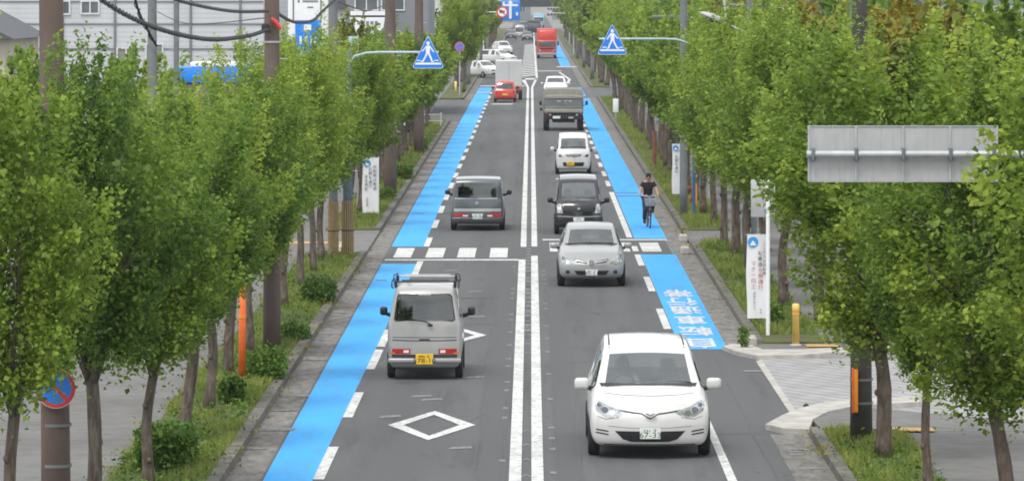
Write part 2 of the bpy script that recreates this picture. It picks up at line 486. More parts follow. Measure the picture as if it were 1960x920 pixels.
# ------------------------------------------------------------------ ground, road, markings
LSEG = [(38, 126.5), (139, 258), (312, 900)]
RSEG = [(38, 75.2), (94, 131), (138.8, 318), (352, 900)]
YEND = 1500
g = MB().rect(-3000, 3000, -50, 6000, -.012); struct('ground', g, M['ground'])
rd = MB().rect(-4.12, 4.66, -20, YEND, 0)
rd.rect(-60, -4.12, 258, 312, 0).rect(4.66, 60, 318, 352, 0)
struct('road', rd, M['asphalt'])
gt = MB()
gt.rect(-4.64, -4.12, -20, 258, 0).rect(-4.64, -4.12, 312, 900, 0)
struct('gutter', gt, M['gutter'])
gt = MB()
for a, b in [(-20, 75.4), (93.4, 318), (352, 900)]: gt.rect(4.02, 4.66, a, b, .004)
o = struct('gutter', gt, M['gutter'])
# darker resurfaced strips and sealed joints
pt = MB()
pt.rect(.42, .74, 40, 124, .003).rect(-.80, -.45, 40, 126, .003).rect(.40, .62, 135, 300, .003)
pt.rect(3.05, 4.02, 75.4, 92.2, .003).rect(-2.7, -1.2, 58, 61, .003).rect(-3.9, .4, 124.9, 131.2, .0025).rect(.4, 4.1, 127.4, 135.6, .0025)
struct('road', pt, M['patch'])
tr = MB()
for x, a, b in [(-.86, 55, 109), (.80, 55, 112), (-.42, 40, 126), (.40, 40, 126), (.36, 131, 330), (-.45, 131, 330), (3.75, 60, 92)]:
    n = int((b-a)/3); p = []
    for i in range(n+1):
        y = a + (b-a)*i/n; p.append((x + .025*math.sin(y*.7+x*9) + R.uniform(-.012, .012), y))
    w = .016
    for i in range(n):
        tr.quad((p[i][0]-w, p[i][1], .0048), (p[i][0]+w, p[i][1], .0048), (p[i+1][0]+w, p[i+1][1], .0048), (p[i+1][0]-w, p[i+1][1], .0048))
for y in [67, 100.5, 109, 147, 158]:
    xs = [-2.9 + 2.4*i/8 for i in range(9)]
    q = [(x, y + R.uniform(-.12, .12)) for x in xs]
    for i in range(8): tr.quad((q[i][0], q[i][1], .0052), (q[i+1][0], q[i+1][1], .0052), (q[i+1][0], q[i+1][1]+.10, .0052), (q[i][0], q[i][1]+.10, .0052))
for k in range(150):     # studded dark rungs between the two centre lines
    y = 96.5 + k*1.45
    if 123.8 < y < 131.5: continue
    tr.rect(-.135, .0, y, y+.62, .0052)
tr.rect(-.145, .010, 40, 63, .0046)
struct('tar_seam', tr, M['tar'])

def xl(y):     # inner edge of the left lane line
    pts = [(40, -3.17), (68, -3.15), (90, -3.07), (120, -2.96), (165, -2.97), (330, -2.86), (900, -2.86)]
    for (a, xa), (b, xb) in zip(pts, pts[1:]):
        if y <= b: return xa + (xb-xa)*(y-a)/(b-a)
    return -2.86
bl = MB()
def bstrip(fa, fb, ya, yb, mb, z, st=6.0):
    n = max(1, int((yb-ya)/st))
    for i in range(n):
        a = ya+(yb-ya)*i/n; b = ya+(yb-ya)*(i+1)/n
        mb.quad((fa(a), a, z), (fb(a), a, z), (fb(b), b, z), (fa(b), b, z))
bstrip(lambda y: -4.07, lambda y: xl(y)-.17, 38, 122.8, bl, .006)
bstrip(lambda y: -4.07, lambda y: xl(y)-.17, 131.2, 332, bl, .006)
bstrip(lambda y: -4.07, lambda y: xl(y)-.17, 336, 352, bl, .006)
bstrip(lambda y: 3.12, lambda y: 4.10, 93.4, 127.3, bl, .006)
bstrip(lambda y: 3.12, lambda y: 4.10, 135.6, 316, bl, .006)
bstrip(lambda y: 2.75, lambda y: 3.95, 322, 352, bl, .006)
bstrip(lambda y: 3.0, lambda y: 4.05, 455, 900, bl, .006)
struct('cycle_lane', bl, M['blue_lane'])
# faint repair bands on the blue surface
rb = MB()
for y in (163.6, 166.2): rb.rect(3.14, 3.95, y, y+.55, .0085)
rb.rect(-4.0, -3.6, 151, 151.3, .0085).rect(-4.0, -3.7, 115.6, 115.9, .0085)
struct('tar_seam', rb, M['tar'])

ln = MB(); Z = .010
def line(x0, x1, a, b): 
    n = max(1, int((b-a)/12))
    for i in range(n): ln.rect(x0, x1, a+(b-a)*i/n, a+(b-a)*(i+1)/n, Z)
line(-.335, -.145, 38, 124.8); line(.010, .195, 38, 126.6); line(-.30, -.13, 131.0, 352); line(.02, .19, 131.2, 352)
def dash(y0, y1, f, w=.17):
    ln.quad((f(y0)-w, y0, Z), (f(y0), y0, Z), (f(y1), y1, Z), (f(y1)-w, y1, Z))
for y in [38.4, 48.4, 58.4, 68.4, 78.4, 88.4]: dash(y, y+4.9, xl)
dash(94.0, 98.8, xl); dash(108.5, 113, xl); dash(118, 124, xl); dash(131.2, 136, xl)
y = 141.5
while y < 330: dash(y, y+5, xl); y += 9.6
bstrip(lambda y: xl(y)-.17, lambda y: xl(y), 318, 336, ln, Z)
for a, b in [(99, 105.4), (111.5, 117.2), (122, 127.2), (128.8, 131.4)]: dash(a, b, lambda y: 3.10)
bstrip(lambda y: 2.90, lambda y: 3.08, 136, 167, ln, Z)
y = 172
while y < 318: dash(y, y+5, lambda y: 3.08); y += 9.6
ln.quad((3.0, 55, Z), (3.17, 55, Z), (3.10, 79.5, Z), (2.98, 79.5, Z))
# crossing bars, stop lines
for x in [-3.86, -2.96, -2.07, -1.16]: ln.rect(x, x+.50, 125.7, 130.4, Z)
for x in [.55, 1.45, 2.3, 3.2]: ln.rect(x, x+.56, 128.6, 133.2, Z)
ln.rect(-4.05, -.335, 124.35, 124.95, Z); ln.rect(.35, 4.08, 134.5, 135.1, Z)
# two lozenges announcing the crossing
for yc in (77.0, 97.2):
    xc = -1.70; a, b = .75, 2.6; k = .72
    o_ = [(xc-a, yc), (xc, yc-b), (xc+a, yc), (xc, yc+b)]
    i_ = [(xc-a*k+.06, yc), (xc, yc-b*k), (xc+a*k-.06, yc), (xc, yc+b*k)]
    for q in range(4):
        r_ = (q+1) % 4
        ln.quad((*o_[q], Z), (*o_[r_], Z), (*i_[r_], Z), (*i_[q], Z))
# beyond: island taper, turn-lane hatching, side-street lines
ln.quad((-.30, 352, Z), (-.13, 352, Z), (-.55, 392, Z), (-.95, 392, Z))
ln.quad((.02, 352, Z), (.19, 352, Z), (.62, 392, Z), (.40, 392, Z))
ln.rect(-.95, .6, 384, 390, Z); line(.42, .62, 392, 900)
y = 398
while y < 640:
    ln.quad((-.85, y, Z), (.42, y+6, Z), (.42, y+10.5, Z), (-.85, y+4.5, Z)); y += 10
for x in [-3.9, -3.2, -2.5, -1.8]: ln.rect(x, x+.36, 412, 418, Z)
ln.rect(-4.05, -.5, 356, 359, Z); ln.rect(-4.07, -3.0, 332.6, 335.6, Z)
ln.quad((2.6, 352, Z), (2.8, 352, Z), (3.45, 385, Z), (3.2, 385, Z)); ln.quad((3.2, 385, Z), (3.45, 385, Z), (2.75, 420, Z), (2.55, 420, Z))
ln.rect(2.6, 5.2, 448, 453, Z); ln.rect(.7, 2.9, 425, 428, Z); ln.rect(-2.6, -1.2, 298.5, 300.2, Z)
ln.rect(1.0, 1.7, 178.5, 179.4, Z)
struct('road_marking', ln, M['white_line'])
gh = MB()
for k in range(26):    # scuffed remains of old arcs between the two centre lines
    y = 64 + k*2.35
    if 78 < y < 92: continue
    a = [(-.13 + .125*i/4, y + .28*math.sin(math.pi*i/4)) for i in range(5)]
    for i in range(4): gh.quad((a[i][0], a[i][1], .007), (a[i+1][0], a[i+1][1], .007), (a[i+1][0], a[i+1][1]+.2, .007), (a[i][0], a[i][1]+.2, .007))
for k in range(70):
    y = 97 + k*1.5; gh.rect(-.13, .0, y, y+.5, .007)
for k in range(34):
    y = 62 + k*1.8; x = R.choice([-.50, .30]); gh.rect(x, x+.10, y, y+.35, .007)
for k in range(14):
    x, y = R.uniform(-2.8, -1.2), R.uniform(62, 122); gh.quad((x, y, .007), (x+.4, y+.2, .007), (x+.38, y+.55, .007), (x+.05, y+.4, .007))
for k in range(46):    # pale smears and joints along both gutters
    y = R.uniform(60, 200); x = -4.62 if k % 2 else 4.16
    w = R.uniform(.2, .46); gh.quad((x, y, .009), (x+w, y+R.uniform(-.1, .1), .009), (x+w, y+.4, .009), (x, y+.35, .009))
for y, w in [(76.0, .62), (82.4, .55), (90.6, .5), (97.5, .5), (104, .4), (116, .45)]: gh.rect(-4.62, -4.62+w, y, y+.5, .0095)
struct('road_marking', gh, M['ghost'])
rt = MB()
for ch, yc in zip('自転車通行帯', [95.2, 98.6, 102.0, 105.1, 108.0, 111.0]):
    text_into(rt, ch, Matrix.Translation((3.62, yc, .0095)) @ Matrix.Rotation(rad(180), 4, 'Z') @ Matrix.Diagonal((.76, 2.75, 1, 1)), 1.0)
ft = MB()
for dx, dy, dz in ((0,0,0), (.014,0,.0004), (-.014,0,.0008), (0,.08,.0012), (0,-.08,.0016)):
    ft.add([(v[0]+dx, v[1]+dy, v[2]+dz) for v in rt.v], rt.f)
struct('road_lettering', ft, M['lettering'])

# kerbs, verges, footways
kb = MB(); so = MB(); fw = MB()
def kerb(x0, x1, segs):
    for a, b in segs:
        n = max(1, int((b-a)/40))
        for i in range(n):
            p, q = a+(b-a)*i/n, a+(b-a)*(i+1)/n
            kb.add(*(lambda bx: (bx.v, bx.f))(MB().box(x0, x1, p, q, -.01, .15)))
kerb(-4.84, -4.64, LSEG); kerb(4.66, 4.86, RSEG)
o = struct('kerb', kb, M['kerb'])
for a, b in LSEG:
    so.rect(-6.35, -4.84, a, b, .11); fw.rect(-11.5, -6.35, a, b, .07)
    so.quad((-6.35, a, -.01), (-4.84, a, -.01), (-4.84, a, .11), (-6.35, a, .11)); fw.quad((-11.5, a, -.01), (-6.35, a, -.01), (-6.35, a, .07), (-11.5, a, .07))
for a, b in RSEG:
    so.rect(4.86, 6.15, a, b, .11); fw.rect(6.15, 9.6, a, b, .07)
    so.quad((4.86, a, -.01), (6.15, a, -.01), (6.15, a, .11), (4.86, a, .11)); fw.quad((6.15, a, -.01), (9.6, a, -.01), (9.6, a, .07), (6.15, a, .07))
struct('verge_soil', so, M['soil'])
fw.rect(-11.5, -4.66, 126.5, 139, .066); fw.rect(4.68, 9.6, 131, 138.8, .066)
fw.quad((-4.66, 126.5, .0), (-4.66, 139, .0), (-4.66, 139, .066), (-4.66, 126.5, .066))
struct('footway', fw, M['footway'])
ap = MB()
ap.quad((-5.6, 127.2, .072), (-4.66, 127.2, .02), (-4.66, 138.6, .02), (-5.6, 138.6, .072))
struct('dropped_kerb', ap, M['concrete'])
pv = MB().rect(4.60, 14, 77.6, 91.0, .012)
struct('block_paving', pv, M['paving'])
ck = MB()
near = [G(1465, 822), G(1500, 803), G(1530, 791), G(1580, 779), G(1640, 772), G(1760, 768), G(1760, 779), G(1640, 786), G(1585, 797), G(1556, 812), G(1548, 832), G(1500, 830)]
ck.prism_xy(near, -.01, .10)
far = [G(1383, 670), G(1410, 680), G(1450, 688), G(1540, 686), G(1640, 679), G(1780, 676), G(1780, 669), G(1640, 671), G(1540, 675), G(1460, 676), G(1440, 668), G(1400, 665)]
ck.prism_xy(far, -.01, .085)
ck.prism_xy([G(1447, 692), G(1458, 690), G(1527, 793), G(1515, 796)], -.01, .02)
for gx, gy in [(1437, 662), (1311, 486), (1308, 462)]:
    a, b = G(gx, gy); ck.rbox(a-.12, a+.12, b-.3, b+.5, 0, .2, .03)
struct('dropped_kerb', ck, M['concrete'])
fc = MB(); fc.prism_xy([G(1556, 812), G(1585, 797), G(1640, 786), (9.6, 75.9), (9.6, 75.2), (4.9, 75.2)], -.01, .075)
fc.prism_xy([G(1440, 668), G(1460, 676), G(1540, 675), G(1640, 671), (9.6, 93.2), (9.6, 94.1), (4.9, 94.1)], -.01, .072)
struct('footway', fc, M['footway'])
ta = MB()
a = G(1545, 672); b = G(1605, 668); ta.rect(a[0], b[0], a[1]+.1, b[1]+.25, .092)
ta.rect(5.3, 6.9, 131.6, 133.0, .075); ta.rect(6.05, 6.75, 75.0, 75.6, .10); ta.rect(-5.5, -5.05, 126.7, 128.3, .08); ta.rect(-7.6, -5.6, 131.6, 132.6, .075)
struct('tactile_paving', ta, M['tactile'])
cv = MB(); a = G(1543, 783); cv.ball((a[0], a[1], .06), .055, .055, .05)
tag(cv.build('rubber_stud', M['black']), 'small black rubber stud lying on the block paving at the side street mouth', 'stud')

# ------------------------------------------------------------------ foliage
def leaf_mesh(name, C, L, W, tint, rs, m, upb=.35):
    n = len(C)
    nrm = rs.normal(size=(n, 3)); nrm[:, 2] = np.abs(nrm[:, 2])*.8 + upb
    nrm /= np.linalg.norm(nrm, axis=1)[:, None]
    t = rs.normal(size=(n, 3)); t -= (t*nrm).sum(1)[:, None]*nrm; t /= np.linalg.norm(t, axis=1)[:, None]
    b = np.cross(nrm, t)
    q_ = rs.uniform(.5, 1.5, n)**1.1; sl = L*q_*rs.uniform(.85, 1.15, n); sw = W*q_*rs.uniform(.8, 1.2, n)
    fold = nrm*(sw*.22)[:, None]
    v = np.empty((n, 4, 3), np.float32)
    v[:, 0] = C - t*(sl*.5)[:, None]; v[:, 2] = C + t*(sl*.5)[:, None]
    v[:, 1] = C + b*(sw*.5)[:, None] + fold; v[:, 3] = C - b*(sw*.5)[:, None] + fold
    me = bpy.data.meshes.new(name)
    me.vertices.add(n*4); me.vertices.foreach_set('co', v.reshape(-1))
    me.loops.add(n*4); me.loops.foreach_set('vertex_index', np.arange(n*4, dtype=np.int32))
    me.polygons.add(n); me.polygons.foreach_set('loop_start', np.arange(0, n*4, 4, dtype=np.int32))
    try: me.polygons.foreach_set('loop_total', np.full(n, 4, np.int32))
    except Exception: pass
    at = me.attributes.new('tint', 'FLOAT', 'POINT'); at.data.foreach_set('value', np.repeat(tint, 4).astype(np.float32))
    me.materials.append(m); me.update(calc_edges=True)
    return me

def crown_points(rs, n, zb, zt, Rm, shoots, spike=.5, sx=1.0):
    """leaves strung along upswept shoots: feathery plumes with gaps between them"""
    per = n//shoots
    Cs = []; T = []
    hue = rs.uniform(-.20, .20, 12)
    for i in range(shoots):
        h = (i+.5)/shoots
        h = max(0, min(.99, h + rs.uniform(-.05, .05)))
        az = rs.uniform(0, 2*math.pi)
        prof = Rm*(math.sin(math.pi*min(1, h*.62+.13))**.85)*rs.uniform(.62, 1.2)*(1+.16*math.sin(az*3+zb*40))
        z0 = zb + (zt-zb)*h*.66
        s0 = np.array([math.cos(az)*prof*.34, math.sin(az)*prof*.34, z0])
        up = (.45 + .75*h)*rs.uniform(.65, 1.35)*(1.0 if h > .12 else .5)
        s1 = s0 + np.array([math.cos(az)*prof*.66, math.sin(az)*prof*.66, up])
        if h > .70:
            s1[:2] = s0[:2] + (s1[:2]-s0[:2])*.62; s1[2] += spike*rs.uniform(-.25, .9)
        k = int(per*rs.uniform(.6, 1.4))
        t = rs.uniform(.02, 1.0, k)**.75
        wid = (.20*(1-t*.70))[:, None]
        p = s0 + (s1-s0)*t[:, None] + rs.normal(size=(k, 3))*wid*np.array([.85, .85, 1.25])
        bend = (t**2)*.16*rs.uniform(-.4, 1)
        p[:, 2] += bend
        p[:, 0] *= sx
        tint0 = hue[int(az/6.284*6) % 6 + (6 if h > .5 else 0)] + rs.uniform(-.16, .16)
        Cs.append(p); T.append(np.clip(rs.normal(.42 + tint0 + .13*(t > .78), .14, k), 0, 1))
    for i in range(9):      # long young wisps breaking the outline
        az = rs.uniform(0, 6.284); r_ = Rm*rs.uniform(.1, .8)
        s0 = np.array([math.cos(az)*r_, math.sin(az)*r_, zb + (zt-zb)*rs.uniform(.55, .88)])
        s1 = s0 + np.array([math.cos(az)*.25, math.sin(az)*.25, rs.uniform(.7, 1.35)])
        k = max(12, int(per*.5)); t = rs.uniform(0, 1, k)
        Cs.append(s0 + (s1-s0)*t[:, None] + rs.normal(size=(k, 3))*(.085*(1.1-t*.7))[:, None]); T.append(np.clip(rs.normal(.66, .14, k), 0, 1))
    return np.concatenate(Cs), np.concatenate(T)

def trunk_mb(rs, zt, r0=.125, fork=2.0, limbs=5, Rm=1.3):
    mb = MB(); lean = rs.uniform(-.14, .14, 2)
    p = []; rr = []
    for i in range(8):
        z = fork*i/7
        p.append((lean[0]*(z/fork)**1.5 + .03*math.sin(z*3+lean[1]*20), lean[1]*(z/fork)**1.5 + .03*math.cos(z*2.4+lean[0]*20), z))
        rr.append(r0*(1.25 if i == 0 else 1.06 if i == 1 else 1 - .022*i) * rs.uniform(.94, 1.06))
    mb.tube(p, rr, 10)
    top = np.array(p[-1])
    for k in range(limbs):
        az = 2*math.pi*(k + rs.uniform(-.3, .3))/limbs
        q = []; ql = []
        L = (zt-fork)*rs.uniform(.55, .9); out = Rm*rs.uniform(.35, .75)
        for i in range(6):
            t = i/5
            q.append((top[0] + math.cos(az)*out*t**.8 + .05*rs.normal(), top[1] + math.sin(az)*out*t**.8 + .05*rs.normal(), top[2] - .06 + L*t))
            ql.append(max(.008, r0*.62*(1-t)**1.1))
        q[0] = tuple(top - np.array([0, 0, .1]))
        mb.tube(q, ql, 6)
        for b_ in range(2):
            s = np.array(q[2+b_]); a2 = az + rs.uniform(-1, 1)
            e = s + np.array([math.cos(a2)*.6, math.sin(a2)*.6, .55])
            mb.tube([s, (s+e)/2+rs.normal(size=3)*.04, e], [ql[2+b_]*.7, ql[2+b_]*.5, .006], 5)
    # a burl or two
    for k in range(2):
        z = rs.uniform(.4, fork*.9); a = rs.uniform(0, 6.28)
        mb.ball((p[int(z/fork*7)][0]+math.cos(a)*r0*.85, p[int(z/fork*7)][1]+math.sin(a)*r0*.85, z), .05, .05, .06, 7, 5)
    return mb

def make_tree(name, label, cat, group, seed, n, lL, lW, leafmat, zb=1.9, zt=6.0, Rm=1.3, shoots=110, r0=.12, fork=2.0, spike=.5):
    rs = np.random.RandomState(seed)
    t = thing(name, label, cat, (0,0,0), 0, group)
    trunk_mb(rs, zt, r0, fork, 5, Rm).build('trunk', M['bark'], t, True, fixn=False)
    C, T = crown_points(rs, n, zb, zt, Rm, shoots, spike)
    link('crown', leaf_mesh('crown', C, lL, lW, T, rs, leafmat), leafmat, t)
    return t

ngrp = 'street trees along the avenue'
PROT = []
protos_used = {}
def proto(kind):
    return PROT[kind]
specs = [  # n, leaf length, leaf width, material, zb, zt, R, shoots, trunk r, fork
    (29000, .072, .050, 'leaf', 2.3, 6.0, 1.42, 170, .095, 2.1),
    (29000, .072, .050, 'leaf_b', 2.35, 5.8, 1.48, 160, .105, 2.05),
    (29000, .072, .051, 'leaf', 2.2, 6.2, 1.38, 160, .09, 2.0),
    (29000, .072, .050, 'leaf_b', 2.3, 6.1, 1.45, 165, .10, 2.1),
    (10000, .135, .09, 'leaf', 2.4, 5.9, 1.45, 120, .115, 2.1),
    (10000, .135, .09, 'leaf_b', 2.45, 6.1, 1.42, 120, .115, 2.1),
    (3600, .25, .17, 'leaf', 2.1, 6.0, 1.35, 80, .13, 1.9),
    (3600, .25, .17, 'leaf_far', 2.2, 6.0, 1.35, 80, .13, 2.0),
    (38000, .074, .051, 'leaf', 1.75, 6.6, 1.5, 210, .09, 1.9),
]
for i, s in enumerate(specs):
    PROT.append(make_tree('street_tree', '', 'tree', ngrp, 100+i, s[0], s[1], s[2], M[s[3]], s[4], s[5], s[6], s[7], s[8], s[9], .8))
_first = set(); RT = random.Random(77)
def place_tree(kind, x, y, rz, sc, label, group=ngrp):
    if kind not in _first:
        _first.add(kind); t = PROT[kind]; t.location = (x, y, .1); t.rotation_euler = (0, 0, rz); t.scale = sc
    else: t = dup(PROT[kind], (x, y, .1), rz, None, None, sc)
    t['label'] = label; t['group'] = group; t['category'] = 'tree'
    t.rotation_euler = (RT.uniform(-.05, .05), RT.uniform(-.05, .05), rz)
    f = RT.uniform(.88, 1.10); t.scale = (sc[0]*f, sc[1]*f*RT.uniform(.92, 1.08), sc[2]*RT.uniform(.96, 1.05))
    return t

LN = {   # trees of the left row that can be told apart
 56.5: 'leaning street tree at the lower left corner, left of the no-parking sign',
 60.2: 'street tree with a crooked trunk just right of the pole with the no-parking sign',
 66.4: 'street tree with a straight trunk beside the near clipped box hedge',
 72.8: 'slim street tree rising right behind the clipped box hedge',
 79.0: 'stout twin-stemmed street tree in the grass just before the round bush',
 85.2: 'street tree with a bare pale trunk just left of the orange post',
 91.0: 'slim street tree right behind the orange post',
 98.5: 'street tree just beyond the brown utility pole left of the road',
 104.5: 'street tree second beyond the brown utility pole left of the road',
 111.5: 'street tree with a thin trunk beside the leafy shrub left of the road',
 117.5: 'thin street tree just before the pair of poles with tan guards',
 122.5: 'street tree closest to the pair of poles with tan guards',
 142.5: 'street tree standing just behind the left white banner',
}
for i, (y, lab) in enumerate(LN.items()):
    x = {56.5: -6.50, 60.2: -5.85, 66.4: -5.68, 72.8: -5.60, 79.0: -5.62, 85.2: -5.75, 91.0: -5.72}.get(y, -5.7 + R.uniform(-.08, .08))
    sc = R.uniform(.84, .89) if y < 95 else R.uniform(.92, .98); k = i % 4
    place_tree(2 if y < 58 else k, x, y, R.uniform(0, 6.28), (1.0, 1.0, {56.5: 1.04, 60.2: 1.02}.get(y, sc)), lab)
i = 0; y = 149
while y < 256:
    place_tree(4 + i % 2, -5.72 + R.uniform(-.1, .1), y, R.uniform(0, 6.28), (1.0, 1.0, R.uniform(.84, .93) if y < 200 else R.uniform(.70, .78)),
               'street tree in the left row between the white banner and the side street', 'left street trees before the side street')
    y += 6.4; i += 1
place_tree(2, -4.95, 331, .6, (1.42, 1.42, 1.18), 'tall bushy street tree beyond the left side street, behind a small round purple sign')
y = 341; i = 0
while y < 760:
    place_tree(6 + i % 2, -5.9 + R.uniform(-.3, .3), y, R.uniform(0, 6.28), (1.15, 1.15, R.uniform(.95, 1.2)),
               'far street tree in the left row beyond the side street', 'far left street trees')
    y += 9.5; i += 1
RN = {
 52.0: (7.12, 'nearest street tree on the right with bright leaves overhanging the grey sign back'),
 60.5: (6.42, 'leafy street tree behind the right end of the grey sign back'),
 64.6: (5.72, 'slender leaning street tree in the grass at the lower right corner'),
 70.6: (5.56, 'mottled street tree just right of the dark pole with the orange strip'),
 99.0: (6.35, 'street tree behind the right white banner and its white pole'),
 105.0: (5.85, 'street tree between the right banner and the crossing, nearest the road'),
 111.2: (5.80, 'dark trunked street tree second before the right end of the crossing'),
 118.0: (5.70, 'thin street tree third from the white banner on the right, before the crossing'),
 125.0: (5.66, 'street tree beside the yellow tactile paving at the right end of the crossing'),
 130.0: (5.62, 'street tree at the right end of the crossing, last before the gap in the verge'),
 142.0: (5.75, 'street tree on the right just behind the blue sign post'),
 149.0: (5.70, 'street tree on the right between the blue post and the far white banner'),
}
for i, (y, (x, lab)) in enumerate(RN.items()):
    place_tree(8 if y in (52.0, 60.5, 70.6) else (i+1) % 4, x, y, R.uniform(0, 6.28), ({64.6: .62, 70.6: 1.25}.get(y, 1.16), {64.6: .62, 70.6: 1.2}.get(y, 1.16), {52.0: 1.05, 60.5: 1.0, 64.6: .80, 70.6: 1.06, 99.0: 1.08, 142.0: 1.08}.get(y, R.uniform(1.0, 1.08) if y < 120 else R.uniform(.96, 1.02))), lab)
i = 0; y = 156
while y < 316:
    place_tree(4 + i % 2, 5.75 + R.uniform(-.1, .1), y, R.uniform(0, 6.28), (1.12, 1.12, R.uniform(1.0, 1.1)),
               'street tree in the right row beyond the cyclist and the far white banner', 'right street trees beyond the cyclist')
    y += 6.6; i += 1
y = 356; i = 0
while y < 760:
    place_tree(6 + i % 2, 6.0 + R.uniform(-.3, .3), y, R.uniform(0, 6.28), (1.25, 1.25, R.uniform(1.1, 1.3)),
               'far street tree in the right row towards the end of the road', 'far right street trees')
    y += 9.5; i += 1

# second row of garden trees behind the footways
BG = []
for i, (mm, nn) in enumerate([('leaf_rust', 8000), ('leaf_olive', 8000), ('leaf_b', 8000)]):
    BG.append(make_tree('garden_tree', '', 'tree', 'garden trees behind the footway', 300+i, nn, .20, .14, M[mm], 1.5, 6.6, 1.9, 100, .15, 1.6))
_bf = set()
def garden(kind, x, y, s, label, group=None):
    if kind not in _bf: _bf.add(kind); t = BG[kind]; t.location = (x, y, .05); t.scale = (s, s, s)
    else: t = dup(BG[kind], (x, y, .05), R.uniform(0, 6), None, None, (s, s, s))
    t['label'] = label; t['category'] = 'tree'; t['group'] = group or 'garden trees behind the footway'
garden(0, 9.9, 112, 1.13, 'rusty leaved garden tree behind the right row, above the grey sign back')
garden(0, 8.9, 160, 1.12, 'rusty leaved garden tree behind the street lamp on the right')
for k, (x, y, s) in enumerate([(9.0, 86+12, 1.05), (10.8, 96, 1.15), (9.2, 120, 1.08), (11.5, 128, 1.15), (9.0, 138, 1.1), (10.4, 148, 1.18), (9.0, 176, 1.12), (10.5, 190, 1.2), (9, 206, 1.1), (9.6, 226, 1.15), (9.2, 250, 1.1), (10, 276, 1.2)]):
    garden(1 + k % 2, x, y, s, 'green garden tree behind the right footway', 'green garden trees behind the right footway')
garden(1, -8.6, 214, .92, 'olive brown garden tree left of the left triangular crossing sign')
garden(1, -9.9, 226, .96, 'olive garden tree below the white oval shop sign')
for k, (x, y, s) in enumerate([(-11.6, 146, .72), (-13.2, 150, .8), (-15.0, 153, .78), (-17.5, 155, .82), (-19.5, 152, .9), (-11.2, 240, .95)]):
    garden(2, x, y, s, 'low green garden tree in front of the white building', 'green garden trees before the white building')

# hedges and shrubs in the left verge
def shrub(name, label, x, y, w, d, h, n, boxy, seed, L=.07):
    rs = np.random.RandomState(seed)
    p = rs.uniform(-1, 1, (n*2, 3))
    if boxy:
        k = np.abs(p).max(1) > .72; p = p[k][:n]
    else:
        p = p/np.linalg.norm(p, axis=1)[:, None]*rs.uniform(.6, 1.1, len(p))[:, None]; p = p[:n]
        if w > .55:      # ragged: several lobes of different height
            lob = rs.randint(0, 6, len(p)); off = rs.uniform(-.55, .55, (6, 3)); off[:, 2] = 0; sz = rs.uniform(.38, .75, 6)
            hz = rs.uniform(.5, 1.05, 6); p = p*sz[lob][:, None] + off[lob]; p[:, 2] = (p[:, 2]/sz[lob] + 1)*hz[lob] - 1
    C = np.column_stack([p[:, 0]*w/2, p[:, 1]*d/2, (p[:, 2]*.5+.5)*h]) + rs.normal(size=(len(p), 3))*.035
    C[:, 2] = np.abs(C[:, 2])
    t = thing(name, label, 'bush', (x, y, .1), 0, 'shrubs in the left verge')
    link('foliage', leaf_mesh('foliage', C, L, L*.7, np.clip(rs.normal(.45, .2, len(p)), 0, 1), rs, M['hedge']), M['hedge'], t)
    st = MB()
    for k in range(6):
        a = k*1.05; st.tube([(.04*math.cos(a), .04*math.sin(a), 0), (w*.25*math.cos(a), d*.25*math.sin(a), h*.75)], [.014, .006], 5)
    st.build('stem', M['bark'], t)
shrub('box_hedge', 'low clipped box hedge at the foot of the near straight trunk', -5.62, 69.2, .82, 1.5, .62, 5200, True, 1)
shrub('round_bush', 'small round clipped bush just before the orange post', -5.32, 80.0, .46, .5, .45, 1800, False, 2)
shrub('leafy_shrub', 'reddish leafy shrub spreading around the foot of the orange post', -5.02, 84.9, .8, 1.7, .62, 3000, False, 3)
shrub('leafy_shrub', 'low shrub beside the brown utility pole', -4.98, 94.6, .62, 1.6, .42, 2000, False, 4)
shrub('leafy_shrub', 'larger dark shrub in the verge before the poles with tan guards', -5.0, 105.6, .75, 1.6, .85, 3200, False, 5)
shrub('leafy_shrub', 'low dark shrub by the kerb behind the left banner', -5.05, 158, .5, 1.4, .45, 1500, False, 6)
shrub('box_hedge', 'small clipped hedge by the kerb beyond the left banner', -5.0, 176, .66, 1.6, .5, 1500, True, 7, .09)
shrub('box_hedge', 'farthest clipped hedge in the left verge', -5.05, 208, .5, 1.6, .5, 1000, True, 8, .1)
a = G(1425, 672)
shrub('weed_tuft', 'tuft of weeds at the kerb end by the side street', a[0]-.02, a[1], .16, .2, .42, 220, False, 9)
shrub('leafy_shrub', 'weedy shrub behind the foot of the white sign pole', 5.32, 98.2, .35, .7, .55, 700, False, 10)

